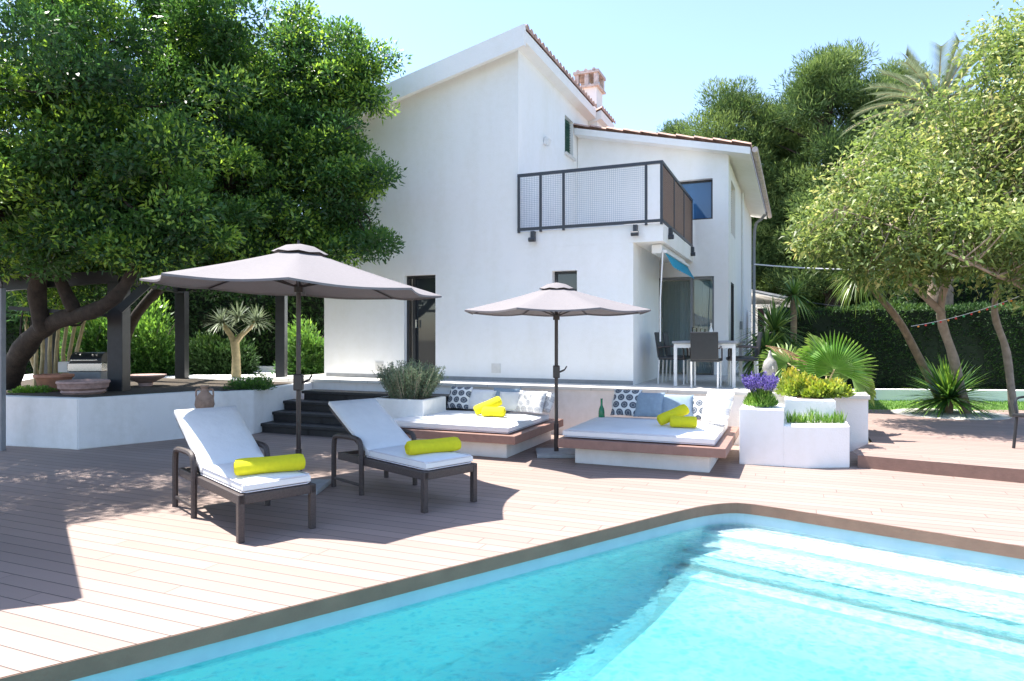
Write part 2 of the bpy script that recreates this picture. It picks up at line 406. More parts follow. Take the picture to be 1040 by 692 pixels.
# which sign grows outward
def area(p): return .5*sum(p[i-1][0]*p[i][1]-p[i][0]*p[i-1][1] for i in range(len(p)))
sg = 1 if area(pool) < 0 else -1          # offset with +sg grows the outline
grow = lambda d: offset_poly(pool, sg*d)
big = [(-300, -120), (300, -120), (300, 500), (-300, 500)]
sheet_hole('ground', big, grow(.35), -.06, M['ground'])
O = Vector((2.006, 11.30)); U = Vector((.923, -.385)); V = Vector((.385, .923))
def H(a, b, z=0): q = O+U*a+V*b; return Vector((q.x, q.y, z))
deck_poly = [(-13, -5), (9, -5), (9, 5.2), tuple(G(873, 475).xy), tuple(H(3.5, -.6).xy), tuple(H(-9.5, -.6).xy), (-13, 13)]
deck_poly[2] = (9, 5.118)
sheet_hole('pool_deck', deck_poly, pool, 0, M['deck'])
def ring_wall(bm, a, b, z0, z1):
    n = len(a)
    A0 = [bm.verts.new((x, y, z0)) for x, y in a]; A1 = [bm.verts.new((x, y, z1)) for x, y in a]
    B0 = [bm.verts.new((x, y, z0)) for x, y in b]; B1 = [bm.verts.new((x, y, z1)) for x, y in b]
    for i in range(n):
        j = (i+1) % n
        bm.faces.new((A0[i], A0[j], A1[j], A1[i])); bm.faces.new((B0[j], B0[i], B1[i], B1[j]))
        bm.faces.new((A1[i], A1[j], B1[j], B1[i])); bm.faces.new((A0[j], A0[i], B0[i], B0[j]))
bm = BM(); ring_wall(bm, grow(-.006), grow(.06), -.098, -.003)
for k in range(0, 30):      # thin joints between coping lengths
    pass
obj('pool_coping', bm, M['coping'])['kind'] = 'structure'
# pool shell
g = N('pool_liner'); g.b.inputs['Roughness'].default_value = .45
f = g.noise(5, 4); g.l(g.ramp(f, [(.3, (.42, .58, .66)), (.7, (.49, .65, .72))]), g.b.inputs['Base Color']); M['liner'] = g.m
g = N('pool_tread_liner'); g.b.inputs['Roughness'].default_value = .5
g.l(g.ramp(g.noise(8, 4), [(.3, (.74, .82, .84)), (.7, (.82, .87, .88))]), g.b.inputs['Base Color']); M['tread'] = g.m
FZ = -1.25
bm = BM(); ring_wall(bm, grow(.03), grow(.3), -.235, -.099); struct(obj('pool_shell', bm, M['liner']))  # wall above the water, its shade tone put into a greyer colour
bm = BM(); ring_wall(bm, grow(.032), grow(.3), FZ-.2, -.236); struct(obj('pool_wall', bm, M['tread']))  # paler copy of the lining underwater, lifting the shade there by colour
bm = BM()
pA = Vector((2.25, 6.52)); wd = [.34, .60, .86]; nrm = Vector((-.633, -.774))
for wdt, z in zip(wd, (-.255, -.385, -.515)):
    a = pA-nrm*.3-dR*.7; b = a+dR*6; q = [a, b, b+nrm*(wdt+.3), a+nrm*(wdt+.3)]
    c = 0
    prism(bm, [tuple(x) for x in q], FZ-.05, z-.0)
struct(obj('pool_steps', bm, M['tread']))
bm = BM(); vs = []
for s_ in (-1.5, .7, 1.4, 2.5, 4., 11):     # distance from the step wall, floor slopes to the deep end
    z = {-1.5: -.5, .7: -.5, 1.4: -.72, 2.5: -.98, 4.: -1.2, 11: -1.24}[s_]
    c_ = Vector((2.52, 6.30))-dL*s_; vs.append([bm.verts.new((*(c_+dR*q_), z)) for q_ in (-2.5, 6.)])
for i in range(len(vs)-1): bm.faces.new((vs[i][0], vs[i][1], vs[i+1][1], vs[i+1][0]))
bmesh.ops.solidify(bm, geom=bm.faces[:], thickness=.05)
struct(obj('pool_floor', bm, M['tread']))
SZ = ([-3, .2, 1.0, 1.4, 2.5, 4., 11], [-1.2, -1.2, -.75, -.72, -.98, -1.2, -1.24])
bm = BM(); prev = None
dense = []
for i in range(len(pool)):
    a = Vector(pool[i]); b = Vector(pool[(i+1) % len(pool)]); n_ = max(1, int((b-a).length/.3))
    dense += [tuple(a.lerp(b, k/n_)) for k in range(n_)]
for k in range(9):
    th = k/8*math.pi/2; d_ = .4*(1-math.cos(th))-.028; row = []
    for (x, y) in offset_poly(dense, -sg*d_):
        s_ = -(Vector((x, y))-Vector((2.52, 6.30))).dot(dL); zf_ = float(np.interp(s_, *SZ)); row.append(bm.verts.new((x, y, zf_+.004+.4*(1-math.sin(th)))))
    if prev:
        for i in range(len(row)): j = (i+1) % len(row); bm.faces.new((prev[i], prev[j], row[j], row[i]))
    prev = row
struct(obj('pool_cove', bm, M['tread'], None, True))
# water: a closed body, rippled surface with caustics put into its tint, absorbing inside
g = N('pool_water'); t = g.t
tc = g.n('ShaderNodeTexCoord'); mp = g.n('ShaderNodeMapping'); mp.inputs['Scale'].default_value = (1, 1.0, 1); g.l(tc.outputs['Object'], mp.inputs[0])
nz = g.n('ShaderNodeTexNoise'); nz.inputs['Scale'].default_value = 5; nz.inputs['Detail'].default_value = 3; g.l(mp.outputs[0], nz.inputs['Vector'])
vm = g.n('ShaderNodeVectorMath', operation='MULTIPLY_ADD'); g.l(nz.outputs['Color'], vm.inputs[0]); vm.inputs[1].default_value = (.16, .16, 0); g.l(mp.outputs[0], vm.inputs[2])
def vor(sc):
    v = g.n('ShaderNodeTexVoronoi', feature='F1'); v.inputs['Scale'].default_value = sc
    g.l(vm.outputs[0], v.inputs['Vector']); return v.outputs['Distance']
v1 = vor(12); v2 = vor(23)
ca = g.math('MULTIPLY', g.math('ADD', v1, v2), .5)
cr = g.ramp(ca, [(.20, (.42, .72, .80)), (.40, (.78, .93, .96)), (.50, (1.0, 1.0, 1.0))])  # cell pattern imitating caustic light, put into the transparent colour
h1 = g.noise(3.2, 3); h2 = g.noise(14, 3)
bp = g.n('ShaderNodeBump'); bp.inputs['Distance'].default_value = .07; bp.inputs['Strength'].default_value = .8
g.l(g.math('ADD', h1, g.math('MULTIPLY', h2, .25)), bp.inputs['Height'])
gv = g.n('ShaderNodeVectorMath', operation='SCALE'); gv.inputs['Scale'].default_value = 1.55; g.l(cr, gv.inputs[0])  # colour scaled past full transmission to brighten the sunlit pool
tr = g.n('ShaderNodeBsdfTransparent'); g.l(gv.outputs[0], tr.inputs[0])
gl = g.n('ShaderNodeBsdfGlossy'); gl.inputs['Roughness'].default_value = .02; g.l(bp.outputs[0], gl.inputs['Normal'])
fr = g.n('ShaderNodeFresnel'); fr.inputs[0].default_value = 1.33; g.l(bp.outputs[0], fr.inputs['Normal'])
rf = g.n('ShaderNodeBsdfRefraction'); rf.inputs['IOR'].default_value = 1.10; rf.inputs['Roughness'].default_value = 0
bp2 = g.n('ShaderNodeBump'); bp2.inputs['Distance'].default_value = .06; bp2.inputs['Strength'].default_value = .62; g.l(g.math('ADD', h1, g.math('MULTIPLY', h2, .25)), bp2.inputs['Height']); g.l(bp2.outputs[0], rf.inputs['Normal'])
m0 = g.n('ShaderNodeMixShader'); m0.inputs[0].default_value = .52; g.l(tr.outputs[0], m0.inputs[1]); g.l(rf.outputs[0], m0.inputs[2])
mx = g.n('ShaderNodeMixShader'); g.l(fr.outputs[0], mx.inputs[0]); g.l(m0.outputs[0], mx.inputs[1]); g.l(gl.outputs[0], mx.inputs[2])
g.l(mx.outputs[0], g.out.inputs['Surface'])
va = g.n('ShaderNodeVolumeAbsorption'); va.inputs[0].default_value = (.0, .93, .965, 1); va.inputs[1].default_value = .66
vs_ = g.n('ShaderNodeVolumeScatter'); vs_.inputs[0].default_value = (.45, .93, 1, 1); vs_.inputs[1].default_value = .04; ad_ = g.n('ShaderNodeAddShader'); g.l(va.outputs[0], ad_.inputs[0]); g.l(vs_.outputs[0], ad_.inputs[1]); g.l(ad_.outputs[0], g.out.inputs['Volume']); M['water'] = g.m
bm = BM(); prism(bm, grow(.045), FZ-.1, -.2); struct(obj('pool_water', bm, M['water']))

# ------------------------------------------------------------------ terrace, stairs, planters, walls
ZT = .78
TH = thing  # shorthand
bm = BM(); q = [H(-14, -.72), H(3.4, -.72), H(3.4, .5), H(2.4, .9), H(2.4, 16), H(-14, 16)]; prism(bm, [tuple(x.xy) for x in q], -.05, ZT-.05)
struct(obj('terrace_wall', bm, M['wall2'])); 
bm = BM(); q = [H(-6.9, -.77), H(3.42, -.77), H(3.42, .52), H(2.42, .92), H(2.42, 16), H(-6.9, 16)]; prism(bm, [tuple(x.xy) for x in q], ZT-.05, ZT)
g = N('terrace_tiles'); tcx = g.n('ShaderNodeTexBrick'); mpp = g.n('ShaderNodeMapping'); tcc = g.n('ShaderNodeTexCoord'); g.l(tcc.outputs['Object'], mpp.inputs[0])
mpp.vector_type = 'TEXTURE'; mpp.inputs['Rotation'].default_value = (0, 0, HROT); g.l(mpp.outputs[0], tcx.inputs[0]); tcx.offset = 0
for k, v in (('Scale', 1), ('Brick Width', .6), ('Row Height', .4), ('Mortar Size', .006)): tcx.inputs[k].default_value = v
tcx.inputs['Color1'].default_value = (.60, .57, .52, 1); tcx.inputs['Color2'].default_value = (.66, .63, .58, 1); tcx.inputs['Mortar'].default_value = (.4, .38, .35, 1)
g.l(tcx.outputs[0], g.b.inputs['Base Color']); g.b.inputs['Roughness'].default_value = .6; M['tiles'] = g.m
struct(obj('terrace', bm, M['tiles']))

# stairs of dark timber
st = thing('stair', 'flight of dark open timber steps rising to the terrace by the tall parasol', 'steps', H(-4.2, -1.0, 0))
st.rotation_euler.z = HROT
for k in range(4):
    z = .155*(k+1); y0 = -.42-.33*(3-k); bm = BM()
    l = -1.45-.2*(3-k); box2(bm, (l, y0, z-.05), (2.6, y0+.36, z), .006); t_ = obj('tread', bm, M['stepwood'], st)
    bm = BM(); box2(bm, (l+.03, y0+.04, 0 if k == 0 else .155*k-.04), (2.33, y0+.06, z-.051)); obj('shade_board', bm, M['stepwood'], st)  # dark boards added for the black shade behind the open treads
for x in (-.55, .6, 1.9):
    bm = BM(); pr = [(-1.37, 0), (-1.37, .10), (-1.04, .10), (-1.04, .255), (-.71, .255), (-.71, .41), (-.38, .41), (-.38, .565), (-.06, .565), (-.06, 0)]
    f0 = [bm.verts.new((x, y, z)) for y, z in pr]; f1_ = [bm.verts.new((x+.06, y, z)) for y, z in pr]
    bm.faces.new(f0); bm.faces.new(f1_[::-1])
    for k in range(len(pr)): j = (k+1) % len(pr); bm.faces.new((f0[k], f0[j], f1_[j], f1_[k]))
    obj('stringer', bm, M['stepwood'], st)

# left planter with zigzag walls
p0 = G(-60, 449); p1 = G(79, 457); p2 = P(198, 444, 10.9); p3 = P(238, 430, 10.72); p4 = H(-4.85, -.95)
p2 = p1+Vector((.67, .742, 0))*1.75; p3 = p2+Vector((U.x, U.y, 0))*.42; p4 = p3+Vector((.67, .742, 0))*.5
poly = [p0, p1, p2, p3, p4, H(-5.95, -.74), H(-13.9, -.74), p0+Vector((-2, .8, 0))]
r = thing('corner_planter', 'long zigzag white masonry planter under the big tree at left', 'planter')
bm = BM(); prism(bm, [tuple(x.xy) for x in poly], 0, .715); bmesh.ops.bevel(bm, geom=[e for e in bm.edges], offset=.012, segments=2, affect='EDGES'); obj('wall', bm, M['wall2'], r)
bm = BM(); q = [x+((H(-9, .0)-x).normalized())*.18 for x in poly[:5]]+[H(-6.15, -.9), H(-13, -.9)]
prism(bm, [tuple(x.xy) for x in q], .70, .722); obj('soil', bm, M['soil'], r)
bm = BM(); q = [H(-13.5, 1.6), H(-6.6, 1.6), H(-6.6, 1.9), H(-13.5, 1.9)]; prism(bm, [tuple(x.xy) for x in q], .6, .86)
tag(obj('low_wall', bm, M['cap']), 'low pale capped wall in front of the left hedge', 'wall')

# white block planters on the right of the daybeds
r = thing('stepped_planter', 'stepped white masonry planter between the daybed and the raised deck', 'planter')
def blk(name, pts, z0, z1, bev=.006):
    bm = BM(); prism(bm, pts, z0, z1); bmesh.ops.bevel(bm, geom=list(bm.edges), offset=bev, segments=3, affect='EDGES'); return obj(name, bm, M['wall'], r, True)
A0 = Vector((2.83, 8.50)); A1 = Vector((3.55, 8.22)); A2 = Vector((4.09, 8.27)); 
blk('tall_block', [tuple(A0), tuple(A0+(A1-A0)*.665), tuple(A0+(A1-A0)*.665+V*.75), tuple(A0+V*2.0), ], 0, .69)
B0 = A0+(A1-A0)*.665
blk('low_block', [tuple(B0), tuple(A1), tuple(A2), tuple(A2+V*.5), tuple(B0+V*.75)], 0, .50)
C0 = B0+V*.56
bk = blk('back_block', [tuple(C0), (4.10, 8.64), (4.42, 9.7), tuple(C0+V*1.3)], 0, .775)
bm = BM(); q = [B0+V*.1+U*.08, A1+V*.1, A2+V*.1-U*.12, A2+V*.42-U*.14, B0+V*.5+U*.08]; prism(bm, [tuple(x) for x in q], .495, .506); obj('soil', bm, M['gravel'], r)
bm = BM(); prism(bm, [tuple(C0+V*.15+U*.15), (4.02, 8.8), (4.26, 9.6), tuple(C0+V*1.15+U*.12)], .77, .782); obj('soil', bm, M['soil'], r)

# rosemary box by the stairs
rb = thing('box_planter', 'white square box planter full of rosemary beside the left daybed', 'planter', (P(417, 440, 9.9).x-.12, 9.95, 0), HROT)
bm = BM(); box2(bm, (-.52, 0, 0), (.34, .7, .67), .015); obj('box', bm, M['wall2'], rb)
bm = BM(); box2(bm, (-.46, .06, .64), (.28, .64, .672)); obj('soil', bm, M['soil'], rb)

# raised deck, lawn, back wall on the right
a_ = G(871, 475); b_ = G(1040, 491); dd = (b_-a_).normalized(); far = b_+dd*5
bm = BM(); poly = [a_, far, Vector((14, 13.2, 0)), Vector((6.3, 13.4, 0)), H(3.45, 2.5)+Vector((0, 0, 0)), H(3.45, -.7), Vector((4.25, 8.55, 0))]
prism(bm, [tuple(x.xy) for x in poly], .146, .15); struct(obj('raised_deck', bm, M['deck2']))
bm = BM(); nn = Vector((dd.y, -dd.x, 0)); q = [a_+nn*0, far, far-nn*-.03, a_-nn*-.03]
q2 = [(a_-nn*.001).xy, (far-nn*.001).xy, (far-nn*.03).xy, (a_-nn*.03).xy]
prism(bm, [tuple(x) for x in [a_.xy, far.xy, (far-nn*.035).xy, (a_-nn*.035).xy]], .0, .1455); struct(obj('deck_fascia', bm, M['fascia']))
bm = BM(); prism(bm, [(5.2, 12.6), (13, 12.0), (20, 16), (20, 17.5), (5.2, 17.5)], .0, .12)
struct(obj('lawn', bm, M['lawn']))
bm = BM(); a0 = P(862, 400, 15.6); a1 = P(990, 400, 15.0); 
prism(bm, [(a0.x-1.2, a0.y+.2), (a1.x+8, a1.y-.6), (a1.x+8, a1.y-.3), (a0.x-1.2, a0.y+.5)], 0, .37)
tag(obj('garden_wall', bm, M['wall']), 'low white garden wall at the foot of the trimmed hedge', 'wall')
n = 9000; p = np.stack([rng.uniform(6.2, 13, n), rng.uniform(12.9, 15.4, n), np.full(n, .12)], 1)
gr = leaf_mesh('grass', p, unit(n)*.5+np.array([0, 0, 1]), .05, .012, M['grass'], None, .2+.5*rng.random(n)); struct(gr, 'stuff'); gr['label'] = 'short sunlit lawn grass beyond the raised deck'

# ------------------------------------------------------------------ house
hs = thing('house', 'two storey white rendered house with tiled roofs and balcony', 'house', (O.x, O.y, 0), HROT)
def holed(bm, u0, u1, z0, z1, holes, put, thick, top=None):
    us = sorted({u0, u1, *[h[0] for h in holes], *[h[1] for h in holes]}); zs = sorted({z0, z1, *[h[2] for h in holes], *[h[3] for h in holes]})
    inh = lambda a, z: any(h[0] < a < h[1] and h[2] < z < h[3] for h in holes)
    def q(*p):
        bm.faces.new([bm.verts.new(put(*x)) for x in p])
    for i in range(len(us)-1):
        for j in range(len(zs)-1):
            if inh((us[i]+us[i+1])/2, (zs[j]+zs[j+1])/2): continue
            for d in (0, thick): q((us[i], d, zs[j]), (us[i+1], d, zs[j]), (us[i+1], d, zs[j+1]), (us[i], d, zs[j+1]))
    for h in holes:
        a, b, c, d = h[:4]
        q((a, 0, c), (a, thick, c), (a, thick, d), (a, 0, d)); q((b, 0, c), (b, thick, c), (b, thick, d), (b, 0, d))
        q((a, 0, d), (a, thick, d), (b, thick, d), (b, 0, d)); q((a, 0, c), (a, thick, c), (b, thick, c), (b, 0, c))
    if top:
        for d in (0, thick): q((u0, d, z1), (u1, d, z1), (u1, d, top[1]), (u0, d, top[0]))
    t0, t1 = (top if top else (z1, z1))
    q((u0, 0, z0), (u0, thick, z0), (u0, thick, t0), (u0, 0, t0)); q((u1, 0, z0), (u1, thick, z0), (u1, thick, t1), (u1, 0, t1))
    q((u0, 0, t0), (u0, thick, t0), (u1, thick, t1), (u1, 0, t1))
front = lambda b: (lambda u, d, z: (u, b+d, z))
side = lambda a: (lambda u, d, z: (a-d, u, z))
AL, AM, AR, BW = -6.26, -2.05, 1.20, 3.51
DOOR = (-4.40, -3.72, ZT, 2.74); WIN = (-1.42, -.97, 2.36, 2.72)
SH = (.79*1+.9, .79+1.3, 4.75, 5.55)
bm = BM()
holed(bm, AL, AM, ZT-.04, 5.7, [DOOR], front(0), .3, (5.72, 6.70))
obj('front_wall', bm, M['wall'], hs)
bm = BM(); holed(bm, AM, 0, ZT-.04, 3.14, [WIN], front(0), .3); obj('front_wall', bm, M['wall'], hs)
bm = BM(); holed(bm, .3, 2.3, ZT-.04, 3.14, [], side(0), .3); obj('side_wall', bm, M['wall'], hs)
# balcony slab
bm = BM(); box2(bm, (AM-.001, -.002, 3.141), (.49, BW, 3.43)); obj('balcony_slab', bm, M['wall'], hs)
# upper side wall of the main block, with shuttered window
bm = BM(); SHW = (2.62, 3.2, 5.5, 6.3)
holed(bm, .3, 4.35, 3.43, 6.70, [SHW], side(AM), .3); obj('side_wall', bm, M['wall'], hs)
bm = BM(); box2(bm, (AL+.3, .31, 5.6), (AM-.31, 4.3, 5.65)); box2(bm, (AL, .3, ZT), (AL+.3, 9, 5.66)); box2(bm, (AL+.3, 8.8, ZT), (AM, 9, 6.2)); obj('rear_wall', bm, M['wall'], hs)
# wing
GL = (-.30, .91, ZT, 2.84); BL = (-.1, .885, 4.03, 4.88)
bm = BM(); holed(bm, -2.04, AR, ZT-.04, 5.24, [GL, BL], front(BW), .25, (6.10, 5.40)); obj('front_wall', bm, M['wall'], hs)
W1 = (BW+.55, BW+1.3, 1.0, 2.75); W2 = (BW+.6, BW+1.7, 3.8, 4.95); 
bm = BM(); holed(bm, BW+.25, 11.2, ZT-.04, 5.24, [W1, W2], side(AR), .25); obj('side_wall', bm, M['wall'], hs)
bm = BM(); box2(bm, (-2.04, BW+2.6, ZT), (AR-.26, BW+2.7, 5.3)); box2(bm, (-2.04, BW+.26, 2.95), (AR-.26, BW+2.59, 3.05)); obj('inner_wall', bm, M['interior'], hs)
# roofs
def tile_roof(name, a0, a1, z0, z1, b0, b1, parent, under=.16, verge=0):
    """barrel tiles run along a (the slope); z0 at a0, z1 at a1"""
    zf = lambda a: z0+(z1-z0)*(a-a0)/(a1-a0)
    bm = BM(); nb = int((b1-b0)/.024); na = max(6, int(abs(a1-a0)/.36)); rows = []
    for i in range(na*2+1):
        k = i//2; a = a0+(a1-a0)*k/na; lift = .0 if i % 2 == 0 else .028
        if i == 0: lift = .028
        row = []
        for j in range(nb+1):
            b = b0+(b1-b0)*j/nb; ph = b/.2*2*math.pi; hh = .035*abs(math.sin(ph/2))**.7*2
            row.append(bm.verts.new((a, b, zf(a)+.03+hh+(lift if z1 < z0 else .028-lift))))
        rows.append(row)
    for i in range(len(rows)-1):
        for j in range(nb): bm.faces.new((rows[i][j], rows[i+1][j], rows[i+1][j+1], rows[i][j+1]))
    bot = [[bm.verts.new((v.co.x, v.co.y, zf(v.co.x)+.02)) for v in rows[0]], [bm.verts.new((v.co.x, v.co.y, zf(v.co.x)+.02)) for v in rows[-1]]]
    for rr, bb in ((rows[0], bot[0]), (rows[-1], bot[1])):
        for j in range(nb): bm.faces.new((rr[j], rr[j+1], bb[j+1], bb[j]))
    t_ = obj(name, bm, M['tile'], parent)
    bm = BM(); vs = []
    for b in (b0+.01, b1-.01):
        vs.append([bm.verts.new((a, b, z)) for a, z in ((a0+.02, zf(a0)), (a1-.02, zf(a1)), (a1-.02, zf(a1)-under), (a0+.02, zf(a0)-under))])
    for k in range(4): bm.faces.new((vs[0][k], vs[0][(k+1) % 4], vs[1][(k+1) % 4], vs[1][k]))
    bm.faces.new(vs[0]); bm.faces.new(vs[1][::-1])
    obj('fascia', bm, M['wall'], t_)
    if verge:
        bm = BM(); va_ = []
        for b in (b0-.06, b0+.02): va_.append([bm.verts.new((a, b, z)) for a, z in ((a0, zf(a0)+.07), (a1, zf(a1)+.07), (a1, zf(a1)-verge), (a0, zf(a0)-verge))])
        for k in range(4): bm.faces.new((va_[0][k], va_[0][(k+1) % 4], va_[1][(k+1) % 4], va_[1][k]))
        bm.faces.new(va_[0]); bm.faces.new(va_[1][::-1]); obj('verge_board', bm, M['wall'], t_)
    return t_
tile_roof('roof', AL-.5, AM+.22, 5.76, 6.90, -.22, 4.35, hs, .2, .30)
tile_roof('roof', AM-.0, AR+.46, 6.18, 5.37, BW-.3, 11.5, hs, .14)
tile_roof('roof', -3.4, -1.72, 6.4, 6.9, 4.4, 5.7, hs, .2)
tile_roof('roof', AL-.5, AM-.1, 5.88, 6.6, 5.71, 9.3, hs, .2)
bm = BM(); box2(bm, (-2.2, 4.45, 6.0), (-1.85, 5.6, 6.75)); obj('gable_wall', bm, M['wall'], hs)
bm = BM(); tube(bm, [(AR+.53, BW-.3, 5.31), (AR+.53, 11.4, 5.29)], .06, 8); obj('gutter', bm, M['brickc'], hs)
bm = BM(); tube(bm, smooth_path([(AR+.5, 10.6, 5.3), (AR+.3, 10.7, 5.1), (AR+.12, 10.75, 4.8), (AR+.1, 10.8, 3), (AR+.1, 10.8, ZT)], 3), .045, 8); obj('downpipe', bm, M['grey_metal'], hs)
bm = BM(); tube(bm, [(AR+.04, BW+3.4, 5.2), (AR+.04, BW+3.4, ZT)], .03, 8); obj('downpipe', bm, M['white_metal'], hs)
# chimney
bm = BM(); box2(bm, (-2.45, 4.75, 6.2), (-1.95, 5.3, 7.65)); ch = obj('chimney', bm, M['wall'], hs)
bm = BM()
for x in (-2.49, -2.24, -2.01):
    for y in (4.71, 5.22): box2(bm, (x, y, 7.652), (x+.1, y+.12, 7.93))
box2(bm, (-2.52, 4.68, 7.6), (-1.88, 5.37, 7.65)); box2(bm, (-2.52, 4.68, 7.931), (-1.88, 5.37, 8.0))
for x in (-2.4, -2.2, -2.0): tube(bm, [(x, 4.68, 8.0), (x, 5.37, 8.0)], .045, 10)
obj('chimney_cap', bm, M['brickc'], ch)
# door
bm = BM(); a, b, c, d = DOOR
box2(bm, (a, .10, c), (a+.05, .2, d)); box2(bm, (b-.05, .1, c), (b, .2, d)); box2(bm, (a+.05, .1, d-.05), (b-.05, .2, d)); box2(bm, (a+.05, .1, c), (b-.05, .2, c+.06)); box2(bm, (a+.14, .08, c+.06), (a+.2, .19, d-.05))
dr = obj('glazed_door', bm, M['dark'], hs)
bm = BM(); box2(bm, (a+.2, .14, c+.06), (b-.05, .16, d-.05)); obj('pane', bm, M['darkglass'], dr)
bm = BM(); box2(bm, (a+.22, .05, 1.75), (a+.24, .08, 1.9)); obj('handle', bm, M['steel'], dr)
def window(hole, put, fr=.045, pm='darkglass', dep=.14, mull=0, fm='dark'):
    a, b, c, d = hole; bm = BM()
    def bb(bm, u0, u1, d0, d1, z0, z1):
        p = put(u0, d0, z0); q = put(u1, d1, z1); box2(bm, [min(p[i], q[i]) for i in range(3)], [max(p[i], q[i]) for i in range(3)])
    e = .002
    bb(bm, a+e, a+fr, dep, dep+.05, c+e, d-e); bb(bm, b-fr, b-e, dep, dep+.05, c+e, d-e); bb(bm, a+fr, b-fr, dep, dep+.05, d-fr, d-e); bb(bm, a+fr, b-fr, dep, dep+.05, c+e, c+fr)
    for k in range(mull):
        m_ = a+(b-a)*(k+1)/(mull+1); bb(bm, m_-fr/2, m_+fr/2, dep-.002, dep+.052, c+fr, d-fr)
    w_ = obj('window', bm, M[fm], hs)
    bm = BM(); bb(bm, a+fr, b-fr, dep+.02, dep+.03, c+fr, d-fr); obj('pane', bm, M[pm], w_); return w_
window(WIN, front(0)); 
window(BL, front(BW), pm='blueglass', mull=0); window(W1, side(AR), mull=1, dep=.0)
# beige louvre on upper side window
bm = BM(); box2(bm, (AR-.14, W2[0]+.002, W2[2]+.002), (AR-.1, W2[1]-.002, W2[3]-.002)); 
for k in range(20): box(bm, (AR-.09, (W2[0]+W2[1])/2, W2[2]+.05+k*.055), (.03, W2[1]-W2[0]-.1, .012), rot=Matrix.Rotation(.5, 3, 'Y'))
obj('shutter', bm, M['beigeshutter'], hs)
# green shutter
bm = BM(); box2(bm, (AM-.12, SHW[0]+.002, SHW[2]+.002), (AM-.08, SHW[1]-.002, SHW[3]-.002))
for k in range(13): box(bm, (AM-.065, (SHW[0]+SHW[1])/2, SHW[2]+.06+k*.055), (.03, SHW[1]-SHW[0]-.08, .012), rot=Matrix.Rotation(.5, 3, 'Y'))
obj('shutter', bm, M['shutter'], hs)
bm = BM(); box2(bm, (AM+.002, SHW[0]-.05, SHW[2]-.05), (AM+.06, SHW[1]+.05, SHW[2]-.005)); obj('sill', bm, M['cap'], hs)
# porch sliding glass
bm = BM(); a, b, c, d = GL
for x0, x1 in ((a+.002, a+.04), (.42, .47), (b-.04, b-.002)): box2(bm, (x0, BW+.08, c+.005), (x1, BW+.14, d-.002))
box2(bm, (a+.04, BW+.08, d-.05), (.42, BW+.14, d-.003)); box2(bm, (.47, BW+.08, d-.05), (b-.04, BW+.14, d-.003))
sd = obj('sliding_door', bm, M['grey_metal'], hs)
bm = BM(); box2(bm, (a+.04, BW+.10, c+.005), (.42, BW+.11, d-.05)); obj('pane', bm, M['clearglass'], sd)
bm = BM(); box2(bm, (.47, BW+.115, c+.005), (b-.04, BW+.125, d-.05)); obj('pane', bm, M['clearglass'], sd)
for x0, x1, cl in ((a+.04, .42, (.78, .80, .78)), (.47, b-.04, (.72, .76, .76))):  # pale pleated panels added behind the panes to lighten the dark glazing
    bm = BM(); n_ = 36; f0 = [[bm.verts.new((x0+(x1-x0)*k/n_, BW+.34+.012*math.sin(k*1.9), z)) for z in (c+.02, d-.06)] for k in range(n_+1)]
    for k in range(n_): bm.faces.new((f0[k][0], f0[k+1][0], f0[k+1][1], f0[k][1]))
    obj('brightening_panel', bm, mat('brightening_panel_cloth', cl, .9, .03), sd)
# balcony railing
rl = bpy.data.objects.new('railing', None); link(rl, hs)
bm = BM(); z0, z1 = 3.47, 4.42; fx0, fx1, fy = AM+.02, .47, -.03
posts = [(fx0, fy), (-1.62, fy), (-1.2, fy), (.22, fy), (fx1, fy), (fx1, 1.15), (fx1, 2.3), (fx1, 3.42)]
for x, y in posts: bm = BM(); box2(bm, (x-.02, y-.02, z0-.06), (x+.02, y+.02, z1)); obj('post', bm, M['rail'], rl)
bm = BM()
for z in (z0, z1): box2(bm, (fx0-.02, fy-.025, z-.025), (fx1+.025, fy+.025, z+.025)); box2(bm, (fx1-.025, fy+.026, z-.025), (fx1+.025, 3.44, z+.025))
obj('rail', bm, M['rail'], rl)
def mesh_panel(x0, x1, m, name='mesh_panel', ax=0, st=.033, w=.0028):
    bm = BM()
    n = int((x1-x0)/st)
    for k in range(1, n+1):
        x = x0+(x1-x0)*k/(n+1)
        if ax == 0: box2(bm, (x-w, fy-.004, z0+.03), (x+w, fy+.002, z1-.03))
        else: box2(bm, (fx1-.004, x-w, z0+.03), (fx1+.002, x+w, z1-.03))
    n = int((z1-z0-.06)/st)
    for k in range(1, n+1):
        z = z0+.03+(z1-z0-.06)*k/(n+1)
        if ax == 0: box2(bm, (x0, fy+.003, z-w), (x1, fy+.007, z+w))
        else: box2(bm, (fx1+.003, x0, z-w), (fx1+.007, x1, z+w))
    obj(name, bm, m, rl)
mg = mat('grey_mesh', (.45, .48, .52), .5, 0); mb = mat('wicker_screen', (.22, .15, .12), .7, .3, 60)
mesh_panel(fx0+.02, -1.64, mg); mesh_panel(-1.6, -1.22, mg); mesh_panel(-1.18, .2, mg)
for y0, y1 in ((0, 1.13), (1.17, 2.28), (2.32, 3.4)): mesh_panel(y0, y1, mb, 'screen_panel', 1, .035, .011)
for x, y in ((-1.75, -.06), (.05, -.06), (.52, .55), (.52, 3.2)):
    bm = BM(); box2(bm, (x-.03, y-.05, 3.28), (x+.03, y+.06, 3.42)); tube(bm, [(x-.06, y-.05, 3.27), (x+.06, y-.05, 3.27)], .04, 10); obj('bracket_lamp', bm, M['rail'], hs, True)
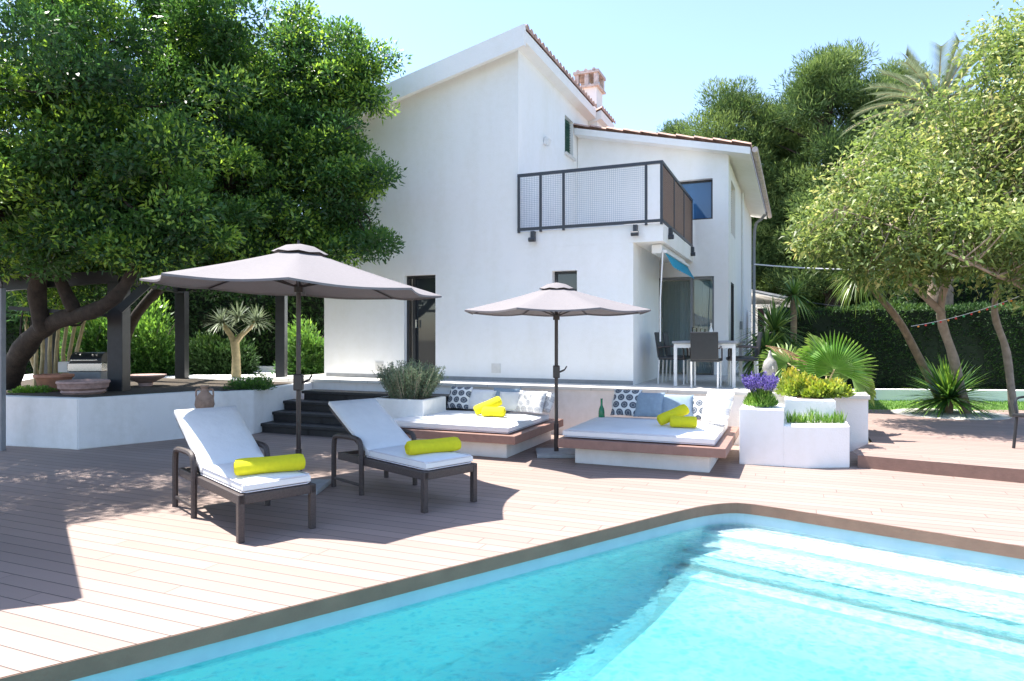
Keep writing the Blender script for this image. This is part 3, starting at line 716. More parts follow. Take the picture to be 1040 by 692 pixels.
# small fittings
bm = BM(); box(bm, (AM+.06, 1.35, 5.38), (.10, .14, .13), rot=Matrix.Rotation(.4, 3, 'Y'), bev=.01); box2(bm, (AM+.001, 1.32, 5.42), (AM+.05, 1.38, 5.48)); obj('flood_lamp', bm, M['white_metal'], hs)
for a in (-4.95, -2.48):
    bm = BM(); box2(bm, (a-.09, -.012, .93), (a+.09, -.001, 1.10)); 
    for k in range(5): box2(bm, (a-.075, -.02, .95+k*.028), (a+.075, -.0125, .962+k*.028))
    obj('air_vent', bm, M['cap'], hs)
bm = BM(); box2(bm, (AR+.001, BW+3.0, 1.75), (AR+.06, BW+3.1, 1.95)); obj('wall_lamp', bm, M['grey_metal'], hs)
bm = BM(); box2(bm, (-6.2, -.012, ZT), (-4.42, -.001, ZT+.07)); box2(bm, (-3.7, -.012, ZT), (-.002, -.001, ZT+.07)); obj('skirting', bm, M['grey_metal'], hs)
# awning
aw = bpy.data.objects.new('awning', None); link(aw, hs)
bm = BM(); box2(bm, (.25, .28, 2.98), (.42, 2.9, 3.13), .01); obj('cassette', bm, M['white_metal'], aw)
bm = BM(); n_ = 40; vs0 = []; vs1 = []
for k in range(n_+1):
    y = .30+2.55*k/n_; vs0.append(bm.verts.new((.46, y, 3.0))); vs1.append(bm.verts.new((.60, y, 2.74+.012*math.sin(k*1.6))))
for k in range(n_): bm.faces.new((vs0[k], vs0[k+1], vs1[k+1], vs1[k]))
r_ = bmesh.ops.solidify(bm, geom=bm.faces[:], thickness=.004); obj('valance', bm, M['blue_awn'], aw)
bm = BM(); box2(bm, (.43, .28, 2.98), (.50, 2.9, 3.03)); obj('front_bar', bm, M['white_metal'], aw)
bm = BM(); tube(bm, [(.44, .26, 2.98), (.40, .25, 2.2), (.40, .25, 1.5)], .012, 6); obj('crank', bm, M['white_metal'], aw)
bm = BM(); box2(bm, (AR+.3, 8.9, .75), (AR+.45, 9.6, 2.35)); tag(obj('gate', bm, M['rust']), 'rust red door leaf standing at the far corner of the house', 'gate'); bpy.data.objects['gate'].location = (O.x, O.y, 0); bpy.data.objects['gate'].rotation_euler.z = HROT

# ------------------------------------------------------------------ pergola on the left
pg = thing('pergola', 'dark timber pergola under the big tree at left', 'pergola')
for px, Y, top, wd_, base in ((121, 10.9, 2.45, .24, .72), (185, 14.0, 2.5, .2, .7), (286, 13.9, 2.5, .19, .7), (52, 13.3, 2.5, .2, .7)):
    x = (px-520)/F*Y; bm = BM(); box2(bm, (x-wd_/2, Y-wd_/2, base), (x+wd_/2, Y+wd_/2, top), .008); obj('post', bm, M['dark'], pg)
def beam(p, q, w=.12, h=.2, nm='beam', par=pg, m='dark'):
    p = Vector(p); q = Vector(q); d = q-p; bm = BM()
    box(bm, (p+q)/2, (d.length, w, h), rot=d.to_track_quat('X', 'Z').to_matrix()); return obj(nm, bm, M[m], par)
T = lambda px, Y, z: ((px-520)/F*Y, Y, z)
beam(T(-40, 10.4, 2.33), T(121, 10.9, 2.55)); beam(T(121, 10.9, 2.56), T(185, 14.0, 2.56)); beam(T(52, 13.3, 2.58), T(292, 13.9, 2.58)); beam(T(121, 10.75, 2.0), T(150, 10.9, 2.42), .09, .12, 'brace')
beam(T(10, 10.6, 2.03), T(113, 10.85, 1.92), .06, .06, 'brace')

# shade canopy just off the left edge (its shadow lies on the deck)
sc = thing('shade_canopy', 'canvas shade roof on a slim post at the left edge', 'canopy')
ca_ = Vector((-3.62, 4.61)); cb_ = Vector((-5.13, 6.72)); cp_ = Vector((-7.12, 9.5)); cc_ = ca_+Vector((-.93, -.37))*3; cd_ = cb_+Vector((-.93, -.37))*3
bm = BM(); vs = []
for z in (2.34, 2.36): vs.append([bm.verts.new((p.x, p.y, z+(.5 if 0 else 0))) for p in (ca_, cb_, cd_, cc_)])
bm.faces.new(vs[0]); bm.faces.new(vs[1]); 
for k in range(4): bm.faces.new((vs[0][k], vs[0][(k+1) % 4], vs[1][(k+1) % 4], vs[1][k]))
obj('canvas', bm, M['canopy_dark'], sc)
for p, q in ((ca_, cb_), (cb_, cd_), (cd_, cc_), (cc_, ca_)): beam((p.x, p.y, 2.3), (q.x, q.y, 2.3), .06, .07, 'beam', sc)
beam((cb_.x, cb_.y, 2.3), (cp_.x, cp_.y, 2.3), .06, .07, 'beam', sc)
for p in (cp_, cd_, cc_): bm = BM(); box2(bm, (p.x-.045, p.y-.045, 0), (p.x+.045, p.y+.045, 2.26)); obj('post', bm, M['grey_metal'], sc)

# ------------------------------------------------------------------ parasols
def parasol(label, loc, R_, zr, za, poleh, tilt=(0, 0), rot=0.2, n=8, base=True):
    r = thing('parasol', label, 'parasol', loc)
    bm = BM(); tube(bm, [(0, 0, .05), (0, 0, za-.02)], .024, 12); tube(bm, [(0, 0, .05), (0, 0, .42)], .032, 12); obj('pole', bm, M['bronze'], r, True)
    bm = BM(); box2(bm, (-.27, -.27, 0), (.27, .27, .05), .01); obj('base', bm, M['concrete'], r)
    bm = BM(); tube(bm, [(.02, 0, 1.1), (.11, 0, 1.14)], .012, 8); tube(bm, [(.11, 0, 1.14), (.14, 0, 1.19)], .009, 8); box2(bm, (-.045, -.045, 1.03), (.045, .045, 1.2), .012); obj('crank', bm, M['bronze'], r)
    Rt = Matrix.Translation((0, 0, zr)) @ Matrix.Rotation(tilt[0], 4, 'Y') @ Matrix.Rotation(tilt[1], 4, 'X') @ Matrix.Translation((0, 0, -zr))
    h = za-zr; bm = BM(); K = 7; J = 8
    def pt(k, j, i, dz=0):      # panel k, position j across, ring i
        a0 = rot+2*math.pi*k/n; a1 = rot+2*math.pi*(k+1)/n; t = i/K; r_ = R_*(.09+.91*t); s = j/J
        x = (1-s)*math.cos(a0)+s*math.cos(a1); y = (1-s)*math.sin(a0)+s*math.sin(a1)
        sag = .045*math.sin(math.pi*s)*t+.02*math.sin(math.pi*t)
        z = zr+h*(1-(.09+.91*t))*.97-sag*.6+dz
        pull = 1-.045*math.sin(math.pi*s)*t**3
        return Rt @ Vector((x*r_*pull, y*r_*pull, z))
    for k in range(n):
        gr = [[bm.verts.new(pt(k, j, i)) for j in range(J+1)] for i in range(K+1)]
        for i in range(K):
            for j in range(J): bm.faces.new((gr[i][j], gr[i][j+1], gr[i+1][j+1], gr[i+1][j]))
        hem = [bm.verts.new(pt(k, j, K, -.02)) for j in range(J+1)]
        for j in range(J): bm.faces.new((gr[K][j], gr[K][j+1], hem[j+1], hem[j]))
    bmesh.ops.remove_doubles(bm, verts=bm.verts[:], dist=.0008)
    cn = obj('canopy', bm, M['canopy'], r, True)
    bm = BM()                                   # vent cap
    c = [bm.verts.new(Rt @ Vector((0, 0, za+.035)))]; rr = []
    for k in range(n*2):
        a = rot+math.pi*k/n; q = .19*R_ if k % 2 == 0 else .18*R_
        rr.append(bm.verts.new(Rt @ Vector((math.cos(a)*q, math.sin(a)*q, za-.055*h/.4-.012*(k % 2)))))
    r2 = [bm.verts.new(Rt @ Vector((math.cos(rot+math.pi*k/n)*.10*R_, math.sin(rot+math.pi*k/n)*.10*R_, za+.008))) for k in range(2*n)]
    for k in range(2*n): bm.faces.new((rr[k], rr[(k+1) % (2*n)], r2[(k+1) % (2*n)], r2[k])); bm.faces.new((r2[k], r2[(k+1) % (2*n)], c[0]))
    obj('vent', bm, M['canopy'], cn, True)
    for k in range(n):
        a = rot+2*math.pi*k/n; bm = BM()
        p0 = Rt @ Vector((0, 0, za-.07)); p1 = Rt @ Vector((math.cos(a)*R_*.98, math.sin(a)*R_*.98, zr-.012)); p0 = p0*1.0
        tube(bm, [p0, p1], .010, 6); mid = p0.lerp(p1, .48); tube(bm, [Vector((0, 0, za-.42)), mid], .008, 6); obj('rib', bm, M['bronze'], r)
    bm = BM(); tube(bm, [(0, 0, za-.47), (0, 0, za-.39)], .045, 12); obj('runner', bm, M['bronze'], r, True); bm = BM(); tube(bm, [(0, 0, za-.12), (0, 0, za-.03)], .045, 12); tube(bm, [(0, 0, za), (0, 0, za+.07)], [.02, .012], 8); obj('hub', bm, M['bronze'], r, True)
    return r
parasol('large taupe parasol open over the two sun loungers', (-2.22, 7.10, 0), 1.5, 2.10, 2.52, 2.5, (R(2.5), 0), .25)
parasol('smaller taupe parasol open between the two daybeds', (.596, 9.17, 0), 1.28, 1.93, 2.28, 2.3, (0, 0), .35)

# ------------------------------------------------------------------ loungers
def soft_box(bm, lo, hi, n=(14, 8), puff=.02, rad=.03):
    """cushion: bevelled slab with a slight crown"""
    r = box2(bm, lo, hi); es = list({e for v in r['verts'] for e in v.link_edges})
    bmesh.ops.subdivide_edges(bm, edges=es, cuts=7, use_grid_fill=True)
    c = [(lo[i]+hi[i])/2 for i in range(3)]; h = [(hi[i]-lo[i])/2 for i in range(3)]
    for v in bm.verts:
        u = [(v.co[i]-c[i])/h[i] for i in range(3)]
        if any(abs(x) > 1.01 for x in u): continue
        e0 = 1-abs(u[0])**8; e1 = 1-abs(u[1])**8
        v.co.z = c[2]+u[2]*h[2]*(.6+.4*e0*e1)+puff*e0*e1*max(0, u[2])*math.cos(u[0]*1.3)*math.cos(u[1]*1.3)
        for i in (0, 1):
            if abs(u[2]) > .9: v.co[i] = c[i]+u[i]*h[i]*.985
def lounger(label, loc, ang):
    r = thing('sun_lounger', label, 'sun lounger', loc, ang, 'sun loungers under the large parasol')
    W_ = .64; m = M['brown']; fz = .37
    # local: x from foot (0) to head, y across (0..W_ towards right seen from the pool), foot-left corner at origin
    s = -1
    yy = lambda v: s*v
    def b_(bm, x0, x1, y0, y1, z0, z1, bev=.006): box2(bm, (x0, min(yy(y0), yy(y1)), z0), (x1, max(yy(y0), yy(y1)), z1), bev)
    for y0 in (0, W_-.05):
        bm = BM(); b_(bm, 0, 1.5, y0+.002, y0+.048, fz-.075, fz); obj('side_rail', bm, m, r)
        bm = BM(); b_(bm, 0.0, .055, y0, y0+.05, 0, fz+.001); obj('leg', bm, m, r)
        for zz in (0,):
            bm = BM(); yo = y0+(-.035 if y0 == 0 else .035)+.025
            path = smooth_path([(1.02, yy(yo), 0), (1.02, yy(yo), .36), (1.04, yy(yo), .50), (1.10, yy(yo), .55), (1.3, yy(yo), .555), (1.50, yy(yo), .54), (1.55, yy(yo), .48), (1.56, yy(yo), .3), (1.56, yy(yo), 0)], 4)
            tube(bm, path, .027, 8); obj('armrest', bm, m, r, True)
    bm = BM(); b_(bm, .002, .05, .05, W_-.05, fz-.075, fz); b_(bm, 1.45, 1.5, .05, W_-.05, fz-.075, fz-.002)
    for k in range(9): b_(bm, .15+k*.14, .21+k*.14, .05, W_-.05, fz-.03, fz-.012, 0)
    obj('seat_frame', bm, m, r)
    for q_ in ((1.02, 1.56, -.02, .0, .08, .11), (1.02, 1.56, W_, W_+.02, .08, .11)): bm = BM(); b_(bm, *q_); obj('stretcher', bm, m, r)
    ba = R(30); hx = .98; Lb = .88; rot = Matrix.Rotation(-ba, 3, 'Y')
    bm = BM()
    for y0 in (.05, W_-.09):
        c = Vector((hx, yy(y0+.02), fz))+rot @ Vector((Lb/2, 0, 0)); box(bm, c, (Lb, .04, .03), rot=rot)
    c = Vector((hx, yy(W_/2), fz))+rot @ Vector((Lb-.01, 0, .0)); box(bm, c, (.04, W_-.1, .035), rot=rot)
    obj('back_frame', bm, m, r)
    bm = BM(); soft_box(bm, (.02, min(yy(.04), yy(W_-.04)), fz+.002), (1.03, max(yy(.04), yy(W_-.04)), fz+.09)); cu = obj('seat_cushion', bm, M['whitefab'], r, True)
    bm = BM()
    for z in (fz+.012, fz+.078): tube(bm, [(1.0, yy(.04), z), (.05, yy(.04), z), (.02, yy(.07), z), (.02, yy(W_-.07), z), (.05, yy(W_-.04), z), (1.0, yy(W_-.04), z)], .005, 5)
    obj('piping', bm, M['lilacfab'], cu)
    bm = BM(); soft_box(bm, (0, min(yy(.03), yy(W_-.03)), .018), (Lb+.03, max(yy(.03), yy(W_-.03)), .09))
    bmesh.ops.transform(bm, matrix=Matrix.Translation((hx, 0, fz)) @ rot.to_4x4(), verts=bm.verts[:]); obj('back_cushion', bm, M['whitefab'], r, True)
    return r
def towel_roll(label, loc, ang, L=.5, rad=.075, grp=None):
    bm = BM(); K = 24; J = 30; rings = []
    for j in range(J+1):
        t = j/J; x = (t-.5)*L; e = min(1, min(t, 1-t)*12); rr = rad*(.86+.14*math.sqrt(max(e, 0)))*(1+.03*math.sin(t*9))
        rings.append([bm.verts.new((x, math.cos(2*math.pi*k/K)*rr*1.08, rad*.92+math.sin(2*math.pi*k/K)*rr*.9+(.013 if k == 5 else (.006 if k == 6 else 0)))) for k in range(K)])
    for j in range(J):
        for k in range(K): bm.faces.new((rings[j][k], rings[j][(k+1) % K], rings[j+1][(k+1) % K], rings[j+1][k]))
    bm.faces.new(rings[0][::-1]); bm.faces.new(rings[-1])
    for sx in (-1, 1):
        pts = []
        for k in range(40):
            t = k/39; a = t*5*math.pi; q = rad*.80*(1-t*.85); pts.append((sx*(L/2+.001), math.cos(a)*q*1.05, rad*.92+math.sin(a)*q*.85))
        tube(bm, pts, .0055, 5)
    o = obj('towel', bm, M['towel'], None, True); o.location = loc; o.rotation_euler.z = ang
    return tag(o, label, 'towel', grp)
def place_lounger(label, foot, d):
    ang = math.atan2(d[1], d[0]); return lounger(label, (foot[0], foot[1], 0), ang), ang
d1 = Vector((-.67, .742)); w1 = Vector((.742, .67)); f1 = Vector((-2.10, 5.24))
d2 = Vector((-.70, .714)); w2 = Vector((.714, .70)); f2 = Vector((-.79, 6.13))
place_lounger('wicker sun lounger nearest the pool with its back half in sun', f1, d1)
place_lounger('wicker sun lounger right of the tall parasol pole, nearer the daybeds', f2, d2)
for f_, d_, w_, px, py, lab in ((f1, d1, w1, 268, 488, 'yellow towel roll on the left lounger by the parasol pole'), (f2, d2, w2, 443, 469, 'yellow towel roll on the right lounger')):
    c = f_+d_*(.22 if px == 268 else .30)+w_*.34; a = math.atan2(w_[1], w_[0])+.12
    towel_roll(lab, (c.x, c.y, .468), a-.35, .54, .068, None)

# ------------------------------------------------------------------ daybeds
def pillow_mesh(bm, sx, sy, th, M4=None):
    K = 16
    def sheet(s):
        return [[None]*(K+1) for _ in range(K+1)]
    top = sheet(1); bot = sheet(-1)
    for i in range(K+1):
        for j in range(K+1):
            u = 2*i/K-1; v = 2*j/K-1
            e = max(0, (1-abs(u)**3.2))*max(0, (1-abs(v)**3.2)); z = th/2*e**.5
            px_ = u*sx/2*(1-.06*(1-v*v)*abs(u)**4); py_ = v*sy/2*(1-.06*(1-u*u)*abs(v)**4)
            edge = i in (0, K) or j in (0, K)
            top[i][j] = bm.verts.new((px_, py_, z+.004*math.sin(7*u+3*v)*e)); bot[i][j] = top[i][j] if edge else bm.verts.new((px_, py_, -z))
    for i in range(K):
        for j in range(K):
            bm.faces.new((top[i][j], top[i+1][j], top[i+1][j+1], top[i][j+1])); bm.faces.new((bot[i][j+1], bot[i+1][j+1], bot[i+1][j], bot[i][j]))
def pillow(label, a, b, z, s, m, lean=60, yaw=0, grp=None, th=.15, roll=0):
    bm = BM(); pillow_mesh(bm, s[0], s[1], th)
    o = obj('pillow', bm, M[m], None, True)
    q = Matrix.Rotation(HROT+yaw, 4, 'Z') @ Matrix.Rotation(R(lean), 4, 'X') @ Matrix.Rotation(roll, 4, 'Z')
    h = H(a, b); o.rotation_euler = q.to_euler(); o.location = (h.x, h.y, z+s[1]/2*math.sin(R(lean))+th*.18)
    return tag(o, label, 'pillow', grp)
def daybed(label, a0, a1, b0, b1, grp):
    h = H(0, 0); r = thing('daybed', label, 'daybed', (O.x, O.y, 0), HROT, grp)
    bm = BM(); box2(bm, (a0+.16, b0+.2, 0), (a1-.2, b1, .215), .008); obj('plinth', bm, M['wall2'], r)
    bm = BM(); box2(bm, (a0, b0, .216), (a1, b1, .325), .006); obj('platform', bm, M['platform'], r)
    bm = BM(); soft_box(bm, (a0+.04, b0+.08, .327), (a1-.13, b1-.3, .44), puff=.012); mt = obj('mattress', bm, M['whitefab'], r, True)
    bm = BM()
    for z in (.345, .425):
        x0, x1, y0, y1 = a0+.042, a1-.132, b0+.082, b1-.31
        tube(bm, [(x0+.02, y0, z), (x1-.02, y0, z), (x1, y0+.02, z), (x1, y1, z)], .005, 5)
    obj('piping', bm, M['lilacfab'], mt)
    bm = BM(); soft_box(bm, (a0+.25, b1-.32, .43), (a1-.25, b1-.02, .74), puff=.0); obj('backrest', bm, M['whitefab'], r, True)
    return r
def ab(v): q = Vector((v[0], v[1]))-O; return q.dot(U), q.dot(V)
rfl = ab(G(566, 454.6, .216)); rfr = ab(G(737, 465.6, .216)); lfr = ab(G(523, 452, .216)); lfl = ab(G(392, 441, .216))
print('beds', rfl, rfr, lfr, lfl)
RB0 = (rfl[1]+rfr[1])/2; LB0 = lfr[1]
daybed('low daybed on a white plinth with blue grey pillows, nearer the planter', rfl[0], rfr[0], RB0, RB0+2.02, 'built daybeds along the terrace wall')
daybed('low daybed on a white plinth behind the right lounger', lfr[0]-2.05, lfr[0], LB0, LB0+1.95, 'built daybeds along the terrace wall')
zt = .44
r0 = rfl[0]; rb = RB0+1.55
pillow('dark rosette print pillow at the left end of the right daybed', r0+.50, rb, zt, (.42, .40), 'pat', 66, -.1)
pillow('plain blue grey pillow next to the dark print pillow on the right daybed', r0+.83, rb-.02, zt, (.42, .38), 'bluepillow', 62, .05)
pillow('plain blue grey pillow in the middle of the right daybed', r0+1.20, rb+.03, zt, (.46, .36), 'bluepillow', 60, .12)
pillow('pale rosette print pillow at the planter end of the right daybed', rfr[0]-.22, rb-.3, zt, (.50, .42), 'pat2', 72, -.75)
pillow('small dark rosette pillow behind the pale one on the right daybed', rfr[0]-.42, rb+.05, zt, (.36, .3), 'pat', 66, -.2)
l1 = lfr[0]; lb = LB0+1.50
pillow('dark rosette print pillow at the left end of the left daybed', l1-1.55, lb, zt, (.40, .37), 'pat', 66, -.1)
pillow('plain white pillow beside the dark print pillow on the left daybed', l1-1.18, lb+.02, zt, (.44, .33), 'whitefab', 60, 0)
pillow('plain blue grey pillow behind the towels on the left daybed', l1-.82, lb+.12, zt, (.46, .36), 'bluepillow', 66, 0)
pillow('white pillow leaning behind the towels on the left daybed', l1-.66, lb-.03, zt, (.42, .33), 'whitefab', 58, .1)
pillow('pale rosette print pillow at the right end of the left daybed', l1-.34, lb-.06, zt, (.48, .36), 'pat2', 60, -.15)
pillow('small dark edged pillow in the corner of the left daybed', l1-.16, lb+.08, zt, (.36, .32), 'pat2', 66, -.6)
# stacked rolled towels
def towels(a, b, tag1, tag2):
    h = H(a, b); t1 = towel_roll(tag1, (h.x-.06, h.y+.06, zt+.01), HROT+.5, .40, .07); t1.rotation_euler = (0, R(-22), HROT+.55); t1.location.z = zt+.085
    h = H(a+.05, b-.12); t2 = towel_roll(tag2, (h.x, h.y, zt+.012), HROT+.15, .32, .07)
towels(rfr[0]-.62, RB0+.80, 'yellow rolled towel on top, slanting up, on the right daybed', 'lower yellow rolled towel in front on the right daybed')
towels(l1-.72, LB0+.95, 'yellow rolled towel on top, slanting up, on the left daybed', 'lower yellow rolled towel in front on the left daybed')
def bottle(label, loc, s=1., m='greenglass'):
    bm = BM(); lathe(bm, [(.035*s, 0), (.037*s, .02*s), (.037*s, .14*s), (.03*s, .18*s), (.013*s, .22*s), (.013*s, .29*s), (.016*s, .30*s)], 14)
    o = obj('bottle', bm, M[m], None, True); o.location = loc; return tag(o, label, 'bottle')
h = H(rfl[0]+.12, RB0+1.62); bottle('green glass bottle standing on the left end of the right daybed', (h.x, h.y, .327), 1.2)

# ------------------------------------------------------------------ dining set on the terrace
TX = lambda px, py: G(px, py, ZT)
t0 = TX(686, 392); t1 = TX(733, 391.5)
tb = thing('dining_table', 'pale framed dining table in front of the glazed porch', 'table', t0, HROT)
bm = BM(); box2(bm, (-.05, -.05, .69), (.98, 1.5, .73), .006); obj('tabletop', bm, M['grey_metal'], tb)
for x in (0, .91):
    for y in (0, 1.42): bm = BM(); box2(bm, (x-.025, y-.025, 0), (x+.025, y+.025, .688)); obj('leg', bm, M['white_metal'], tb)
bm = BM()
for x in (0, .91): box2(bm, (x-.015, .026, .62), (x+.015, 1.394, .688))
box2(bm, (.026, -.015, .62), (.884, .015, .688)); obj('apron', bm, M['white_metal'], tb)
def dchair(label):
    r = thing('dining_chair', label, 'chair', (0, 0, 0), 0, 'chairs around the terrace dining table')
    bm = BM(); box2(bm, (-.22, -.22, .41), (.22, .24, .46), .012); obj('seat', bm, M['dark'], r)
    bm = BM(); box(bm, (0, -.25, .66), (.42, .03, .44), rot=Matrix.Rotation(R(8), 3, 'X'), bev=.012); obj('backrest', bm, M['black'], r)
    for x in (-.2, .2):
        bm = BM(); tube(bm, [(x, .2, 0), (x, .2, .41)], .014, 8); obj('leg', bm, M['white_metal'], r)
        bm = BM(); tube(bm, [(x, -.23, 0), (x, -.21, .41)], .014, 8); obj('leg', bm, M['white_metal'], r)
    for x in (-.22, .22):
        bm = BM(); tube(bm, smooth_path([(x, -.22, .62), (x, .0, .64), (x, .18, .62), (x, .2, .5), (x, .2, .42)], 3), .013, 6); obj('armrest', bm, M['brown'], r, True)
    return r
c0 = dchair('dark wicker dining chair with its back to the pool')
def at_(o, a, b, rz): q = Vector((t0.x, t0.y, 0))+Vector((U.x*a+V.x*b, U.y*a+V.y*b, 0)); o.location = (q.x, q.y, ZT); o.rotation_euler.z = HROT+rz
at_(c0, .50, -.12, 0)
for a, b, rz, l in ((-.12, .55, -math.pi/2, 'dark wicker dining chair at the left side of the table'), (1.0, .5, math.pi/2*1.1, 'dark wicker dining chair at the right side of the table, near the corner'), (-.1, 1.2, -math.pi/2, 'dark wicker dining chair half hidden at the far left of the table'), (.98, 1.15, math.pi/2, 'dark wicker dining chair half hidden at the far right of the table')):
    c = copy_tree(c0); at_(c, a, b, rz); c['label'] = l
for k, (a, b, hh) in enumerate(((.22, .6, .22), (.34, .75, .2))):
    bm = BM(); lathe(bm, [(.04, 0), (.045, .01), (.045, hh), (.04, hh+.005)], 14); o = obj('candle_glass', bm, M['clearglass'], None, True)
    q = Vector((t0.x, t0.y, 0))+Vector((U.x*a+V.x*b, U.y*a+V.y*b, 0)); o.location = (q.x, q.y, ZT+.731); tag(o, ('left' if k == 0 else 'right')+' clear glass candle holder on the dining table', 'candle holder')
q = Vector((t0.x, t0.y, 0))+Vector((U.x*.5+V.x*.55, U.y*.5+V.y*.55, 0)); b_ = bottle('white and dark bottle on the dining table', (q.x, q.y, ZT+.731), 1.0, 'candle')

# edge chair on the raised deck
r = thing('garden_chair', 'dark woven garden chair at the right edge on the raised deck', 'chair', (6.72, 8.6, .15), R(100))
bm = BM(); box2(bm, (-.24, -.24, .41), (.24, .24, .45), .01); obj('seat', bm, M['dark'], r)
bm = BM()
for k in range(7): x = -.18+.06*k; tube(bm, smooth_path([(x, -.22, .45), (x*1.05, -.27, .7), (x*.95, -.36, .96)], 4), .016, 6)
tube(bm, smooth_path([(-.22, -.22, .42), (-.24, -.27, .7), (-.18, -.36, .97), (0, -.37, 1.0), (.18, -.36, .97), (.24, -.27, .7), (.22, -.22, .42)], 4), .018, 8); obj('backrest', bm, M['dark'], r, True)
for x in (-.21, .21):
    for y in (-.2, .2): bm = BM(); tube(bm, [(x, y, .41), (x*1.08, y*1.15, 0)], .018, 8); obj('leg', bm, M['dark'], r)
    bm = BM(); tube(bm, smooth_path([(x, -.27, .66), (x*1.2, 0, .66), (x*1.1, .2, .62), (x, .2, .43)], 3), .016, 6); obj('armrest', bm, M['dark'], r, True)

# ------------------------------------------------------------------ ornaments
am = P(208, 405, 9.9); bm = BM()
lathe(bm, [(.04, 0), (.10, .05), (.135, .15), (.12, .26), (.06, .33), (.045, .38), (.065, .42), (.06, .425)], 24)
r = thing('amphora', 'two handled clay amphora in front of the zigzag planter wall', 'amphora', (am.x, 9.9, .45))
obj('body', bm, M['amphora'], r, True)
for s_ in (-1, 1): bm = BM(); tube(bm, smooth_path([(s_*.05, 0, .36), (s_*.115, 0, .37), (s_*.125, 0, .28), (s_*.115, 0, .22)], 4), .013, 6); obj('handle', bm, M['amphora'], r, True)
bm = BM(); box2(bm, (am.x-.15, 9.76, 0), (am.x+.15, 10.04, .449), .01); tag(obj('plinth', bm, M['wall2']), 'small white plinth under the clay amphora', 'plinth')
def pot(name, label, px, py, Y, prof, m, cat='pot'):
    q = P(px, py, Y); bm = BM(); lathe(bm, prof, 28); o = obj(name, bm, M[m], None, True); o.location = q; return tag(o, label, cat)
ZP = .722
def potz(name, label, px, Y, z, prof, m, cat='pot'):
    bm = BM(); lathe(bm, prof, 28); o = obj(name, bm, M[m], None, True); o.location = ((px-520)/F*Y, Y, z); return tag(o, label, cat)
potz('plant_pot', 'plain round terracotta pot at the foot of the pale canes', 55, 10.9, ZP, [(.17, 0), (.2, .03), (.25, .2), (.28, .22), (.28, .26), (.24, .26), (.23, .22)], 'terracotta')
potz('stone_bowl', 'wide pinkish ribbed stone bowl below the grill', 85, 10.35, ZP, [(.27, 0), (.3, .03), (.29, .06), (.33, .09), (.34, .15), (.36, .17), (.35, .20), (.30, .20), (.28, .15)], 'pinkstone', 'bowl')
potz('stone_bowl', 'shallow pinkish stone bowl right of the dark pergola post', 148, 11.9, .70, [(.1, 0), (.12, .08), (.28, .16), (.33, .2), (.33, .22), (.28, .21), (.1, .12)], 'pinkstone', 'bowl')
gq = ((92-520)/F*11.6, 11.6, .72)
r = thing('barbecue', 'black and steel gas barbecue behind the stone bowl', 'barbecue', gq, .1)
bm = BM(); bmesh.ops.create_cone(bm, cap_ends=True, segments=20, radius1=.16, radius2=.16, depth=.5, matrix=Matrix.Translation((0, 0, .44)) @ Matrix.Rotation(R(90), 4, 'Y')); obj('lid', bm, M['black'], r, True)
bm = BM(); box2(bm, (-.27, -.2, .28), (.27, .2, .42), .01); obj('cooking_box', bm, M['steel'], r)
bm = BM(); box2(bm, (-.25, -.18, 0), (.25, .18, .278), .01); obj('cabinet', bm, M['grey_metal'], r)
bm = BM(); box2(bm, (-.46, -.12, .26), (-.275, .15, .44), .01); obj('side_shelf', bm, M['white_metal'], r)
bm = BM(); tube(bm, [(-.2, -.2, .47), (-.2, -.235, .47), (.2, -.235, .47), (.2, -.2, .47)], .01, 6); obj('handle', bm, M['steel'], r)
# statue bust on a pedestal behind lavender
q = Vector(((782-520)/F*10.1, 10.1, ZT)); r = thing('garden_bust', 'weathered grey stone bust behind the lavender', 'statue', (q.x, q.y, ZT))
bm = BM(); lathe(bm, [(.17, 0), (.18, .03), (.17, .10), (.11, .17), (.065, .21), (.06, .24), (.085, .27), (.1, .33), (.1, .39), (.085, .44), (.05, .48), (.035, .5), (.025, .55), (.0082, .6)], 22)
obj('figure', bm, M['statue'], r, True)
bm = BM()
for s_ in (-1, 1): bmesh.ops.create_uvsphere(bm, u_segments=8, v_segments=6, radius=.022, matrix=Matrix.Translation((s_*.1, 0, .34)) @ Matrix.Diagonal((.5, 1, 1.9, 1)))
tube(bm, [(0, -.098, .37), (0, -.125, .335), (0, -.1, .325)], .012, 6); obj('face', bm, M['statue'], r, True)

# ------------------------------------------------------------------ small plants
def bush(name, label, cat, c, rad, n, L, W, m, up=.8, grp=None, squash=.9):
    r = thing(name, label, cat, c, 0, grp)
    u = unit(n); u[:, 2] = np.abs(u[:, 2]); q = rng.random(n)**.4
    ph_ = rng.random(3)*6; q = q*(.8+.16*np.sin(u[:, 0]*5+ph_[0])+.14*np.sin(u[:, 1]*6+ph_[1]+u[:, 2]*4)+.10*np.sin(u[:, 0]*13+ph_[2])*np.sin(u[:, 1]*12)+.12*rng.random(n))
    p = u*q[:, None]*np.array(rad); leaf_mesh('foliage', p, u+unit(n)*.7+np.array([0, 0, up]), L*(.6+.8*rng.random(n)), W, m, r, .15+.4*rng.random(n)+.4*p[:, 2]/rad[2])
    bm = BM()
    for k in range(7):
        a = k*.9; tube(bm, [(0, 0, -.02), (math.cos(a)*rad[0]*.25, math.sin(a)*rad[1]*.25, rad[2]*.4), (math.cos(a)*rad[0]*.6, math.sin(a)*rad[1]*.6, rad[2]*.75)], [.012, .008, .004], 5)
    obj('stems', bm, M['branch'], r); return r
